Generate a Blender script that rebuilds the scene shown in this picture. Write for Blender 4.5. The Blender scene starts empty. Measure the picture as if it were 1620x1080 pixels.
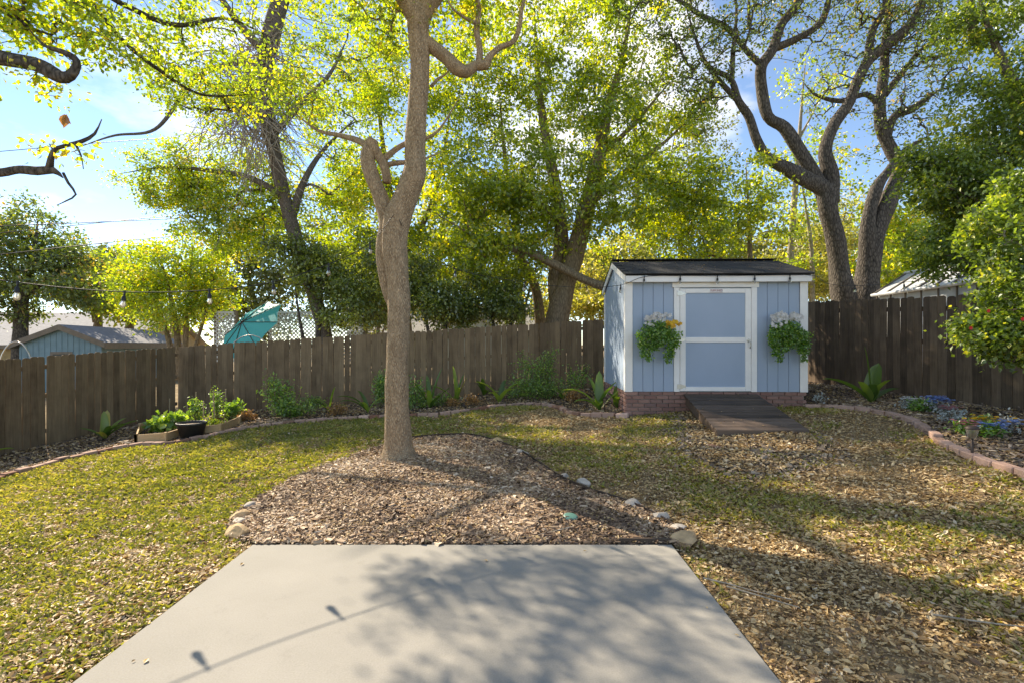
import bpy, math, random
import numpy as np
from mathutils import Vector, Matrix

# ------------------------------------------------------------------ camera, sky, sun, exposure
S = bpy.context.scene
COL = S.collection
CAM_Z, FPX, CX, CY = 1.5, 810.0, 812.0, 545.0
cd = bpy.data.cameras.new('camera'); cam = bpy.data.objects.new('camera', cd); COL.objects.link(cam)
cam.location = (0, 0, CAM_Z); cam.rotation_euler = (math.pi/2, 0, 0)
cd.sensor_width = 36; cd.lens = 18; cd.shift_x = -2/1620; cd.shift_y = 5/1620
cd.clip_start = 0.05; cd.clip_end = 600
S.camera = cam
SUN_AZ, SUN_EL = math.radians(-43.8), math.radians(36)      # clockwise from +Y
sunv = Vector((math.sin(SUN_AZ)*math.cos(SUN_EL), math.cos(SUN_AZ)*math.cos(SUN_EL), math.sin(SUN_EL)))
sl = bpy.data.lights.new('sun', 'SUN'); sl.energy = 4.8; sl.angle = math.radians(0.5); sl.color = (1.0, 0.95, 0.87)
sun = bpy.data.objects.new('sun', sl); COL.objects.link(sun)
sun.rotation_euler = sunv.to_track_quat('Z', 'Y').to_euler(); sun.location = (-20, 20, 30)
W = bpy.data.worlds.new('World'); S.world = W; W.use_nodes = True
nt = W.node_tree; nt.nodes.clear()
def wn(t): return nt.nodes.new(t)
sky = wn('ShaderNodeTexSky'); sky.sky_type = 'NISHITA'; sky.sun_disc = False
sky.sun_elevation = SUN_EL; sky.sun_rotation = SUN_AZ; sky.air_density = 0.75; sky.dust_density = 0.0; sky.ozone_density = 4.0
tc = wn('ShaderNodeTexCoord'); mp = wn('ShaderNodeMapping'); mp.inputs['Scale'].default_value = (1, 1, 2.2); mp.inputs['Location'].default_value = (3.1, 1.7, .4)
nz = wn('ShaderNodeTexNoise'); nz.inputs['Scale'].default_value = 2.1; nz.inputs['Detail'].default_value = 7; nz.inputs['Roughness'].default_value = .55
rp = wn('ShaderNodeValToRGB'); rp.color_ramp.elements[0].position = .52; rp.color_ramp.elements[1].position = .76
mx = wn('ShaderNodeMixRGB'); mx.inputs[2].default_value = (6.6, 6.7, 6.9, 1)
bg = wn('ShaderNodeBackground'); bg.inputs['Strength'].default_value = 0.15
wo = wn('ShaderNodeOutputWorld')
L = nt.links.new
L(tc.outputs['Generated'], mp.inputs[0]); L(mp.outputs[0], nz.inputs['Vector']); L(nz.outputs[0], rp.inputs[0])
L(rp.outputs[0], mx.inputs[0]); L(sky.outputs[0], mx.inputs[1]); L(mx.outputs[0], bg.inputs[0]); L(bg.outputs[0], wo.inputs[0])
S.view_settings.view_transform = 'Standard'; S.view_settings.look = 'None'
S.view_settings.exposure = 1.0; S.view_settings.use_white_balance = True; S.view_settings.white_balance_temperature = 7800; S.view_settings.gamma = 1.0; S.view_settings.use_curve_mapping = False
cy = S.cycles
cy.use_denoising = True; cy.max_bounces = 7; cy.diffuse_bounces = 4; cy.glossy_bounces = 2; cy.transmission_bounces = 5; cy.transparent_max_bounces = 6
cy.caustics_reflective = False; cy.caustics_refractive = False

rng = np.random.default_rng(7); random.seed(7)

# ------------------------------------------------------------------ terrain and pixel helpers
PX0, PX1, PY0, PY1 = -1.97, 1.20, -3.0, 3.86      # the patio
def sstep(a, b, x):
    t = np.clip((x-a)/(b-a), 0, 1); return t*t*(3-2*t)
def H(x, y):
    x = np.asarray(x, float); y = np.asarray(y, float)
    xs = 16*np.tanh(x/16*1.0); xs = np.where(np.abs(x) < 11, x, np.sign(x)*(11+4*np.tanh((np.abs(x)-11)/8)))
    ys = np.clip(y, -4, 22)
    pl = .06*xs + .02*(ys-5)
    pl = pl + .10*np.exp(-((x-3.6)**2+(y-9.6)**2)/9.0) - .10*np.exp(-((x+9.6)**2+(y-8.2)**2)/9.0) + .04*np.exp(-((x-7)**2+(y-12)**2)/5.0)
    d = np.hypot(np.maximum(np.maximum(PX0-x, x-PX1), 0), np.maximum(np.maximum(PY0-y, y-PY1), 0))
    w = sstep(0, 2.0, d)
    return -.04*(1-w) + pl*w
def P(px, py, Y): return np.array([(px-CX)/FPX*Y, Y, CAM_Z+(CY-py)/FPX*Y])
def G(px, py):
    dx, dz = (px-CX)/FPX, (CY-py)/FPX
    Ys = np.linspace(1.0, 30, 2901); f = CAM_Z+dz*Ys-H(dx*Ys, Ys)
    i = int(np.argmax(f < 0)); Y = Ys[i]
    return np.array([dx*Y, Y, float(H(dx*Y, Y))])
def inpoly(x, y, poly):
    ins = np.zeros(np.shape(x), bool); n = len(poly); j = n-1
    for i in range(n):
        xi, yi = poly[i][0], poly[i][1]; xj, yj = poly[j][0], poly[j][1]
        c = ((yi > y) != (yj > y)) & (x < (xj-xi)*(y-yi)/(yj-yi+1e-12)+xi)
        ins ^= c; j = i
    return ins
_tab = rng.random((256, 256))
def vnoise(x, y):
    x = np.asarray(x, float); y = np.asarray(y, float)
    xi = np.floor(x).astype(int); yi = np.floor(y).astype(int); fx = x-xi; fy = y-yi
    fx = fx*fx*(3-2*fx); fy = fy*fy*(3-2*fy)
    g = lambda a, b: _tab[a & 255, b & 255]
    return (g(xi, yi)*(1-fx)+g(xi+1, yi)*fx)*(1-fy)+(g(xi, yi+1)*(1-fx)+g(xi+1, yi+1)*fx)*fy
def fbm(x, y, o=4):
    s = 0; a = .5; t = 0
    for k in range(o):
        s = s+a*vnoise(x*2**k+17*k, y*2**k+31*k); t += a; a *= .55
    return s/t

# ------------------------------------------------------------------ mesh helpers
def raw_mesh(name, V, F, mat=None, smooth=False, rnd=None):
    """F: list of index arrays, each (n,k)"""
    me = bpy.data.meshes.new(name)
    V = np.asarray(V, np.float32).reshape(-1, 3)
    if not isinstance(F, list): F = [F]
    F = [np.asarray(f, np.int32) for f in F if len(f)]
    me.vertices.add(len(V)); me.vertices.foreach_set('co', V.ravel())
    nl = sum(f.size for f in F); nf = sum(len(f) for f in F)
    me.loops.add(nl); me.polygons.add(nf)
    me.loops.foreach_set('vertex_index', np.concatenate([f.ravel() for f in F]))
    st = []; o = 0
    for f in F:
        st.append(o+np.arange(len(f))*f.shape[1]); o += f.size
    me.polygons.foreach_set('loop_start', np.concatenate(st).astype(np.int32))
    if rnd is not None:
        a = me.attributes.new('rnd', 'FLOAT', 'FACE'); a.data.foreach_set('value', np.asarray(rnd, np.float32))
    me.update(calc_edges=True)
    if not smooth: me.shade_flat()
    if mat is not None: me.materials.append(mat)
    return me
def link(name, me, parent=None, loc=None, rot=None):
    o = bpy.data.objects.new(name, me); COL.objects.link(o)
    if parent is not None: o.parent = parent
    if loc is not None: o.location = loc
    if rot is not None: o.rotation_euler = rot
    return o
def tag(o, label=None, cat=None, group=None, kind=None):
    if label: o['label'] = label
    if cat: o['category'] = cat
    if group: o['group'] = group
    if kind: o['kind'] = kind
    return o
def thing(name, label, cat, loc=(0, 0, 0), rz=0, group=None):
    o = link(name, None, None, [float(v) for v in loc], (0, 0, rz)); o.empty_display_size = .1
    return tag(o, label, cat, group)
def base_of(o):
    b = np.zeros(3)
    while o is not None: b = b+np.array(o.location); o = o.parent
    return b
def mk(name, V, F, mat, parent=None, smooth=False, rnd=None, local=False):
    V = np.asarray(V, float).reshape(-1, 3)
    if parent is not None and not local: V = V-base_of(parent)
    return link(name, raw_mesh(name, V, F, mat, smooth, rnd), parent)
class MB:
    def __init__(s): s.v = []; s.f = {}; s.n = 0
    def add(s, V, F):
        V = np.asarray(V, float).reshape(-1, 3)
        for f in (F if isinstance(F, list) else [F]):
            f = np.asarray(f); s.f.setdefault(f.shape[1], []).append(f+s.n)
        s.v.append(V); s.n += len(V); return s
    def box(s, x0, x1, y0, y1, z0, z1, M=None):
        V = np.array([[x0, y0, z0], [x1, y0, z0], [x1, y1, z0], [x0, y1, z0], [x0, y0, z1], [x1, y0, z1], [x1, y1, z1], [x0, y1, z1]], float)
        if M is not None: V = V@M[:3, :3].T+M[:3, 3]
        return s.add(V, np.array([[0, 3, 2, 1], [4, 5, 6, 7], [0, 1, 5, 4], [1, 2, 6, 5], [2, 3, 7, 6], [3, 0, 4, 7]]))
    def bbox(s, x0, x1, y0, y1, z0, z1, b=.004):
        """box with chamfered edges"""
        c = np.array([(x0+x1)/2, (y0+y1)/2, (z0+z1)/2]); h = np.array([(x1-x0)/2, (y1-y0)/2, (z1-z0)/2]); b = min(b, *(h*.9))
        V = []; idx = {}
        for sx in (-1, 1):
            for sy in (-1, 1):
                for sz in (-1, 1):
                    sg = np.array([sx, sy, sz])
                    for ax in range(3):
                        p = h-b; p[ax] = h[ax]; idx[(sx, sy, sz, ax)] = len(V); V.append(c+sg*p)
        Q = []; T = []
        for ax in range(3):
            a, d = [k for k in range(3) if k != ax]
            for sg in (-1, 1):
                q = []
                for (u, w) in ((-1, -1), (1, -1), (1, 1), (-1, 1)):
                    k = [0, 0, 0]; k[ax] = sg; k[a] = u; k[d] = w; q.append(idx[(*k, ax)])
                if (sg > 0) == (ax == 1): q = q[::-1]
                Q.append(q)
            for u in (-1, 1):
                for w in (-1, 1):
                    k0 = [0, 0, 0]; k1 = [0, 0, 0]; k0[ax] = -1; k1[ax] = 1
                    for k in (k0, k1): k[a] = u; k[d] = w
                    q = [idx[(*k0, a)], idx[(*k1, a)], idx[(*k1, d)], idx[(*k0, d)]]
                    Q.append(q)
        for sx in (-1, 1):
            for sy in (-1, 1):
                for sz in (-1, 1): T.append([idx[(sx, sy, sz, k)] for k in range(3)])
        V = np.array(V)
        def orient(fs):
            out = []
            for q in fs:
                n = np.cross(V[q[1]]-V[q[0]], V[q[2]]-V[q[0]]); m = V[q].mean(0)-c
                out.append(q if n@m > 0 else q[::-1])
            return np.array(out)
        return s.add(V, [orient(Q), orient(T)])
    def tube(s, pts, rad, sides=8, cap=True, bump=None):
        pts = np.asarray(pts, float); n = len(pts); rad = np.broadcast_to(np.asarray(rad, float), (n,))
        t = np.gradient(pts, axis=0); t /= np.linalg.norm(t, axis=1)[:, None]+1e-9
        u = np.cross(t[0], [0, 0, 1.0]); u = u if np.linalg.norm(u) > .05 else np.cross(t[0], [1.0, 0, 0]); u /= np.linalg.norm(u)
        a = np.linspace(0, 2*np.pi, sides, endpoint=False); V = np.zeros((n, sides, 3))
        for i in range(n):
            u = u-t[i]*(u@t[i]); u /= np.linalg.norm(u); w = np.cross(t[i], u)
            r = rad[i] if bump is None else rad[i]*bump(i, a)
            V[i] = pts[i]+(np.cos(a)*r)[:, None]*u+(np.sin(a)*r)[:, None]*w if np.ndim(r) else pts[i]+r*(np.cos(a)[:, None]*u+np.sin(a)[:, None]*w)
        i, j = np.meshgrid(np.arange(n-1), np.arange(sides), indexing='ij'); j2 = (j+1) % sides
        F = np.stack([i*sides+j, i*sides+j2, (i+1)*sides+j2, (i+1)*sides+j], -1).reshape(-1, 4)
        Fs = [F]; V = V.reshape(-1, 3)
        if cap:
            V = np.vstack([V, pts[0], pts[-1]]); k = np.arange(sides); k2 = (k+1) % sides
            Fs.append(np.vstack([np.stack([k2, k, np.full(sides, n*sides)], -1), np.stack([(n-1)*sides+k, (n-1)*sides+k2, np.full(sides, n*sides+1)], -1)]))
        return s.add(V, Fs)
    def lathe(s, prof, c=(0, 0, 0), sides=16):
        prof = np.asarray(prof, float); n = len(prof); a = np.linspace(0, 2*np.pi, sides, endpoint=False)
        V = np.stack([prof[:, :1]*np.cos(a), prof[:, :1]*np.sin(a), np.repeat(prof[:, 1:2], sides, 1)], -1).reshape(-1, 3)+np.asarray(c)
        i, j = np.meshgrid(np.arange(n-1), np.arange(sides), indexing='ij'); j2 = (j+1) % sides
        return s.add(V, np.stack([i*sides+j, i*sides+j2, (i+1)*sides+j2, (i+1)*sides+j], -1).reshape(-1, 4))
    def ok(s): return np.vstack(s.v), [np.vstack(f) for f in s.f.values()]
    def mesh(s, name, mat, smooth=False): return raw_mesh(name, *s.ok(), mat, smooth)
    def build(s, name, mat, parent=None, smooth=False, local=False): return mk(name, *s.ok(), mat, parent, smooth, None, local)
def spline(pts, step):
    """Catmull-Rom through rows (any width), resampled about every `step` of xyz length"""
    p = np.asarray(pts, float); p = np.vstack([2*p[0]-p[1], p, 2*p[-1]-p[-2]]); out = []
    for i in range(1, len(p)-2):
        n = max(2, int(np.linalg.norm(p[i+1, :3]-p[i, :3])/step)); t = np.linspace(0, 1, n, endpoint=False)[:, None]
        out.append(.5*(2*p[i]+(p[i+1]-p[i-1])*t+(2*p[i-1]-5*p[i]+4*p[i+1]-p[i+2])*t**2+(-p[i-1]+3*p[i]-3*p[i+1]+p[i+2])*t**3))
    out.append(p[-2:-1]); return np.vstack(out)
def unit(v): return v/(np.linalg.norm(v, axis=-1, keepdims=True)+1e-9)
LEAF = np.array([[0, 0, 0], [-.27, .42, .07], [0, 1, -.05], [.27, .42, .07]]); LEAF_F = np.array([[0, 2, 1], [0, 3, 2]])
BLADE = np.array([[-.09, 0, 0], [.09, 0, 0], [.07, .55, .10], [-.07, .55, .10], [0, 1, 0]]);
def scatter(T, TF, pos, axis, nrm, size, rnd, wscale=None):
    """many copies of a small template: y along axis, z along normal"""
    y = unit(axis); x = unit(np.cross(y, nrm)); z = np.cross(x, y); n = len(pos)
    sz = np.broadcast_to(np.asarray(size, float), (n,))[:, None, None]
    ws = sz if wscale is None else sz*np.asarray(wscale)[:, None, None]
    V = pos[:, None]+(T[None, :, :1]*x[:, None])*ws+(T[None, :, 1:2]*y[:, None])*sz+(T[None, :, 2:]*z[:, None])*sz
    F = (TF[None]+(np.arange(n)*len(T))[:, None, None]).reshape(-1, TF.shape[1])
    return V.reshape(-1, 3), F, np.repeat(rnd, len(TF))

# ------------------------------------------------------------------ materials
class NT:
    def __init__(s, name):
        s.m = bpy.data.materials.new(name); s.m.use_nodes = True; s.t = s.m.node_tree; s.t.nodes.clear()
        s.o = s.t.nodes.new('ShaderNodeOutputMaterial')
    def n(s, typ, ins=None, **kw):
        x = s.t.nodes.new(typ)
        for k, v in kw.items(): setattr(x, k, v)
        for k, v in (ins or {}).items():
            i = x.inputs[k]
            if hasattr(v, 'is_output') or isinstance(v, bpy.types.NodeSocket): s.t.links.new(v, i)
            else: i.default_value = v
        return x
    def noise(s, scale, detail=4, rough=.55, vec=None, dist=0):
        return s.n('ShaderNodeTexNoise', {'Scale': scale, 'Detail': detail, 'Roughness': rough, 'Distortion': dist, **({'Vector': vec} if vec else {})}).outputs[0]
    def ramp(s, fac, stops, interp='LINEAR'):
        r = s.n('ShaderNodeValToRGB', {0: fac}); e = r.color_ramp.elements; r.color_ramp.interpolation = interp
        while len(e) < len(stops): e.new(.5)
        for k, (p, c) in enumerate(stops): e[k].position = p; e[k].color = (*c, 1) if len(c) == 3 else c
        return r.outputs[0]
    def mix(s, f, a, b, mode='MIX'):
        x = s.n('ShaderNodeMixRGB', {0: f, 1: a, 2: b}, blend_type=mode); return x.outputs[0]
    def coord(s, scale=(1, 1, 1), which='Object'):
        t = s.n('ShaderNodeTexCoord').outputs[which]; return s.n('ShaderNodeMapping', {0: t, 'Scale': scale}).outputs[0]
    def pos(s, scale=(1, 1, 1)):
        return s.n('ShaderNodeMapping', {0: s.n('ShaderNodeNewGeometry').outputs['Position'], 'Scale': scale}).outputs[0]
    def bump(s, h, strength=.5, dist=.01): return s.n('ShaderNodeBump', {'Height': h, 'Strength': strength, 'Distance': dist}).outputs[0]
    def out(s, sh): s.t.links.new(sh, s.o.inputs[0]); return s.m
    def pbsdf(s, color, rough=.7, normal=None, spec=.4, metal=0):
        i = {'Base Color': color, 'Roughness': rough, 'Specular IOR Level': spec, 'Metallic': metal}
        if normal is not None: i['Normal'] = normal
        return s.out(s.n('ShaderNodeBsdfPrincipled', i).outputs[0])
def C4(c): return (*c, 1)
def simple(name, c, rough=.6, var=.15, scale=14, spec=.4, metal=0, bump=.0):
    m = NT(name); v = m.coord(); n = m.noise(scale, 5, .6, v)
    a = tuple(x*(1-var) for x in c); b = tuple(min(1, x*(1+var)) for x in c)
    return m.pbsdf(m.ramp(n, [(.3, a), (.7, b)]), rough, m.bump(m.noise(scale*6, 3, .6, v), bump, .004) if bump else None, spec, metal)
def leafmat(name, stops, trans=.5, tcol=(2.5, 2.35, .7), gloss=.07, rough=.4, boost=1.0):
    m = NT(name); r = m.n('ShaderNodeAttribute', attribute_name='rnd').outputs['Fac']
    stops = [(p_, tuple(min(.9, v_*boost) for v_ in c_)) for p_, c_ in stops]; col = m.ramp(r, stops); tr = m.mix(1.0, col, C4(tcol), 'MULTIPLY')
    d = m.n('ShaderNodeBsdfDiffuse', {'Color': col}).outputs[0]; t = m.n('ShaderNodeBsdfTranslucent', {'Color': tr}).outputs[0]
    x = m.n('ShaderNodeMixShader', {0: trans, 1: d, 2: t}).outputs[0]
    g = m.n('ShaderNodeBsdfGlossy', {'Color': (1, 1, 1, 1), 'Roughness': rough}).outputs[0]
    return m.out(m.n('ShaderNodeMixShader', {0: gloss, 1: x, 2: g}).outputs[0])
def bark(name, dark, light, sx=26, sz=6, strength=.9):
    m = NT(name); v = m.pos((sx, sx, sz)); a = m.n('ShaderNodeTexVoronoi', {'Vector': v, 'Scale': 1.0, 'Randomness': 1.0}, feature='DISTANCE_TO_EDGE').outputs['Distance']
    n = m.noise(3.0, 6, .65, m.pos((6, 6, 2))); n2 = m.noise(40, 4, .6, m.pos((1, 1, .5)))
    h = m.mix(.5, m.ramp(a, [(0, (0,)*3), (.30, (1,)*3)]), n2); c = m.ramp(h, [(.22, dark), (.72, light)]); c = m.mix(m.ramp(n, [(.35, (0, 0, 0)), (.7, (.45,)*3)]), c, C4(tuple(x*1.35 for x in light)))
    return m.pbsdf(c, .9, m.bump(h, strength, .02), .15)
def wood(name, stops, rough=.85, grain=(60, 60, 2.2), var=.11):
    m = NT(name); oi = m.n('ShaderNodeObjectInfo').outputs['Random']; v0 = m.n('ShaderNodeTexCoord').outputs['Object']
    off = m.n('ShaderNodeVectorMath', {0: v0, 1: m.n('ShaderNodeCombineXYZ', {0: m.n('ShaderNodeMath', {0: oi, 1: 37.0}, operation='MULTIPLY').outputs[0], 2: oi}).outputs[0]}, operation='ADD').outputs[0]
    v = m.n('ShaderNodeMapping', {0: off, 'Scale': grain}).outputs[0]
    n = m.noise(1.0, 6, .65, v, .6); blot = m.noise(2.3, 4, .6, off)
    f = m.n('ShaderNodeMath', {0: m.n('ShaderNodeMath', {0: n, 1: .55}, operation='MULTIPLY').outputs[0], 1: m.n('ShaderNodeMath', {0: blot, 1: .45}, operation='MULTIPLY').outputs[0]}, operation='ADD').outputs[0]
    f = m.n('ShaderNodeMath', {0: f, 1: m.n('ShaderNodeMapRange', {0: oi, 3: -var, 4: var}).outputs[0]}, operation='ADD').outputs[0]
    return m.pbsdf(m.ramp(f, stops), rough, m.bump(n, .5, .004), .2)

M = {}
M['bark_main'] = bark('bark_main', (.16, .105, .06), (.56, .42, .275), 75, 17, 1.0)
M['bark_grey'] = bark('bark_grey', (.06, .05, .042), (.21, .18, .15), 34, 11)
M['bark_dark'] = bark('bark_dark', (.02, .017, .015), (.14, .12, .10), 18, 6, 1.0)
M['bark_tan'] = bark('bark_tan', (.10, .075, .05), (.26, .20, .13), 20, 5)
M['bark_pale'] = bark('bark_pale', (.22, .19, .15), (.42, .37, .3), 16, 5, .4)
M['twig_dry'] = bark('twig_dry', (.20, .17, .13), (.42, .37, .3), 16, 5, .3)
M['leaf_elm'] = leafmat('leaf_elm', [(0, (.04, .07, .012)), (.5, (.105, .165, .018)), (.85, (.20, .26, .022)), (1, (.34, .34, .04))], .55, (2.9, 2.35, .5), boost=1.6)
M['leaf_lime'] = leafmat('leaf_lime', [(0, (.06, .10, .015)), (.5, (.16, .23, .025)), (.85, (.30, .32, .03)), (1, (.42, .32, .05))], .55, boost=1.4)
M['leaf_oak'] = leafmat('leaf_oak', [(0, (.03, .05, .015)), (.6, (.075, .11, .025)), (.9, (.16, .19, .04)), (1, (.22, .15, .05))], .4, boost=1.6)
M['leaf_dark'] = leafmat('leaf_dark', [(0, (.022, .034, .012)), (.7, (.06, .082, .02)), (1, (.16, .18, .035))], .4, gloss=.08, rough=.35, boost=2.6)
M['leaf_ever'] = leafmat('leaf_ever', [(0, (.03, .05, .014)), (.6, (.085, .13, .026)), (.9, (.18, .23, .04)), (1, (.30, .30, .06))], .42, gloss=.05, rough=.4, boost=1.7)
M['leaf_far'] = leafmat('leaf_far', [(0, (.035, .05, .018)), (.6, (.085, .105, .03)), (1, (.18, .18, .05))], .4, boost=1.7)
M['leaf_gold'] = leafmat('leaf_gold', [(0, (.09, .105, .04)), (.5, (.18, .19, .06)), (.9, (.29, .275, .10)), (1, (.30, .24, .09))], .5, boost=1.4)
M['leaf_grey'] = leafmat('leaf_grey', [(0, (.06, .07, .045)), (.6, (.12, .13, .08)), (1, (.22, .21, .13))], .35, boost=1.4)
M['leaf_shrub'] = leafmat('leaf_shrub', [(0, (.035, .07, .02)), (.6, (.09, .16, .03)), (1, (.22, .28, .05))], .4, boost=1.9)
M['leaf_rust'] = leafmat('leaf_rust', [(0, (.25, .12, .03)), (.6, (.45, .24, .06)), (1, (.55, .36, .12))], .4, (1.2, 1.0, .6))
M['strap'] = leafmat('strap', [(0, (.06, .12, .03)), (.6, (.12, .21, .045)), (1, (.24, .32, .07))], .4, gloss=.04, rough=.4)
M['strap_yellow'] = leafmat('strap_yellow', [(0, (.3, .3, .05)), (1, (.45, .38, .08))], .4)
M['grass'] = leafmat('grass', [(0, (.11, .13, .035)), (.4, (.25, .265, .06)), (.7, (.42, .38, .12)), (1, (.60, .48, .26))], .45, (1.6, 1.55, .5), .04)
M['litter'] = leafmat('litter', [(0, (.16, .09, .04)), (.35, (.40, .26, .11)), (.7, (.64, .46, .22)), (.92, (.72, .56, .32)), (1, (.74, .60, .40))], .15, (1.1, .9, .6), .05, .5)
M['chips'] = leafmat('chips', [(0, (.11, .066, .04)), (.35, (.30, .19, .11)), (.7, (.50, .35, .22)), (1, (.74, .60, .44))], .0, gloss=.04, rough=.6)
M['chips_dark'] = leafmat('chips_dark', [(0, (.05, .035, .025)), (.4, (.14, .095, .065)), (.8, (.30, .21, .14)), (1, (.55, .42, .3))], .0, gloss=.04, rough=.6)
M['gravel'] = leafmat('gravel', [(0, (.12, .085, .055)), (.5, (.28, .20, .13)), (1, (.52, .42, .31))], .0, gloss=.04, rough=.6)
M['white_petal'] = leafmat('white_petal', [(0, (.62, .60, .55)), (1, (.82, .80, .78))], .25, (1, 1, 1), .02)
M['yellow_petal'] = leafmat('yellow_petal', [(0, (.75, .38, .04)), (1, (.85, .62, .06))], .3, (1, 1, .8), .02)
M['blue_petal'] = leafmat('blue_petal', [(0, (.12, .2, .5)), (1, (.3, .42, .72))], .3, (1, 1, 1), .02)
M['pink_petal'] = leafmat('pink_petal', [(0, (.4, .14, .15)), (1, (.6, .3, .3))], .3, (1, 1, 1), .02)
M['silver_leaf'] = leafmat('silver_leaf', [(0, (.30, .34, .32)), (1, (.55, .58, .55))], .2, (1, 1, 1), .04)
M['basket_leaf'] = leafmat('basket_leaf', [(0, (.05, .13, .015)), (.6, (.12, .27, .025)), (1, (.26, .38, .05))], .35)
M['fence'] = wood('fence', [(.25, (.09, .06, .036)), (.45, (.19, .131, .078)), (.62, (.27, .19, .113)), (.85, (.37, .27, .16))])
M['fence_dark'] = wood('fence_dark', [(.25, (.052, .037, .026)), (.5, (.12, .085, .058)), (.66, (.20, .142, .095)), (.9, (.33, .235, .15))])
M['ramp'] = wood('ramp', [(.25, (.05, .036, .027)), (.5, (.115, .082, .06)), (.8, (.20, .145, .11))], .55, (2.2, 60, 60), .2)
M['cedar'] = wood('cedar', [(.25, (.34, .21, .10)), (.5, (.56, .38, .20)), (.8, (.68, .50, .30))], .8, (3, 40, 40))
M['stake'] = wood('stake', [(.2, (.35, .26, .15)), (.8, (.55, .43, .28))], .8)
def soil(name, stops, sc):
    m = NT(name); v = m.pos(); a = m.noise(sc, 8, .7, v); b = m.noise(sc*9, 4, .7, v)
    f = m.mix(.45, a, b); return m.pbsdf(m.ramp(f, stops), .95, m.bump(b, .8, .02), .1)
M['ground'] = soil('ground', [(.32, (.10, .068, .04)), (.48, (.23, .165, .09)), (.62, (.36, .27, .16)), (.75, (.27, .25, .10))], 1.8)
M['mulch'] = soil('mulch', [(.3, (.06, .04, .026)), (.5, (.17, .11, .07)), (.7, (.30, .21, .14))], 6)
M['bed'] = soil('bed', [(.3, (.03, .022, .016)), (.5, (.085, .06, .042)), (.72, (.17, .125, .09))], 6)
m = NT('concrete'); v = m.pos(); n = m.noise(1.1, 8, .62, v); n2 = m.noise(120, 3, .6, v); n3 = m.noise(7, 6, .7, v)
c = m.ramp(n, [(.3, (.25, .232, .195)), (.7, (.315, .292, .25))]); c = m.mix(m.ramp(n3, [(.28, (.35,)*3), (.42, (0, 0, 0))]), c, (.20, .182, .15, 1)); c = m.mix(.10, c, m.ramp(n2, [(.3, (.25,)*3), (.7, (.75,)*3)]))
M['concrete'] = m.pbsdf(c, .85, m.bump(n2, .25, .002), .25)
def brickmat(name, a, b, d):
    m = NT(name); oi = m.n('ShaderNodeObjectInfo').outputs['Random']; v = m.pos(); n = m.noise(22, 6, .7, v)
    c = m.ramp(oi, [(0, a), (.5, b), (.85, d), (1, tuple(min(1, x*1.5) for x in b))]); c = m.mix(m.ramp(n, [(.35, (0, 0, 0)), (.75, (.5,)*3)]), c, C4(tuple(x*.55 for x in b)))
    return m.pbsdf(c, .9, m.bump(n, .5, .006), .2)
M['brick_shed'] = brickmat('brick_shed', (.27, .145, .12), (.36, .21, .17), (.22, .14, .125))
M['brick_edge'] = brickmat('brick_edge', (.42, .27, .21), (.52, .35, .28), (.36, .22, .16))
M['brick_red'] = brickmat('brick_red', (.28, .13, .085), (.30, .17, .12), (.22, .14, .11))
M['mortar'] = simple('mortar', (.42, .35, .31), .95, .2, 30)
m = NT('blue_siding'); v = m.pos((60, 60, 1.3)); n = m.noise(1.0, 5, .6, v); n2 = m.noise(1.6, 5, .6, m.pos())
c = m.ramp(n2, [(.3, (.33, .415, .525)), (.7, (.365, .45, .56))]); M['blue'] = m.pbsdf(c, .55, m.bump(n, .22, .003), .35)
M['white'] = simple('white_paint', (.88, .86, .82), .5, .05, 5, bump=.05)
M['shingle'] = NT('shingle'); m = M['shingle']; oi = m.n('ShaderNodeObjectInfo').outputs['Random']; n = m.noise(90, 3, .7, m.pos())
M['shingle'] = m.pbsdf(m.mix(.6, m.ramp(oi, [(0, (.018, .018, .02)), (1, (.06, .058, .056))]), m.ramp(n, [(.35, (.012,)*3), (.7, (.09,)*3)])), .95, m.bump(n, .5, .004), .2)
M['black'] = simple('black_plastic', (.015, .015, .016), .45, .1)
M['pot'] = simple('pot_plastic', (.035, .033, .032), .5, .2)
M['metal'] = simple('steel', (.5, .48, .44), .35, .1, metal=.9)
M['darkmetal'] = simple('dark_metal', (.07, .05, .04), .5, .2, metal=.4)
m = NT('bulb_glass'); a = m.n('ShaderNodeBsdfGlass', {'Color': (.97, .97, .95, 1), 'Roughness': .05, 'IOR': 1.25}).outputs[0]; b = m.n('ShaderNodeBsdfTranslucent', {'Color': (.9, .88, .82, 1)}).outputs[0]
M['glass'] = m.out(m.n('ShaderNodeMixShader', {0: .35, 1: a, 2: b}).outputs[0])
M['rock'] = simple('rock', (.44, .39, .33), .9, .3, 9, bump=.6)
M['rock_tan'] = simple('rock_tan', (.54, .37, .20), .9, .35, 7, bump=.6)
M['teal'] = leafmat('teal_cloth', [(0, (.05, .42, .46)), (1, (.08, .52, .55))], .35, (1.1, 1.1, 1.1), .02)
M['lattice'] = simple('white_lattice', (.66, .68, .70), .6, .08)
M['cap_green'] = simple('valve_green', (.09, .22, .18), .5, .15)
M['nb_blue'] = simple('neighbour_blue', (.20, .30, .34), .7, .12, 3)
M['nb_roof'] = simple('grey_shingle', (.20, .20, .215), .9, .22, 8)
M['nb_light'] = simple('pale_roof', (.42, .40, .38), .9, .15, 5)
M['nb_tan'] = simple('tan_wall', (.40, .29, .14), .8, .2, 3)
M['nb_cream'] = simple('cream_wall', (.50, .47, .38), .8, .1, 3)
M['nb_trim'] = simple('brown_trim', (.20, .16, .12), .7, .15, 4)
M['win'] = simple('window_glass', (.03, .035, .04), .12, .1)
M['poly'] = simple('greenhouse_panel', (.52, .54, .55), .35, .12, 3)
M['berry'] = simple('red_flower', (.6, .03, .02), .5, .2)
M['tag_plate'] = simple('sign_plate', (.72, .66, .64), .5, .05)
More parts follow.
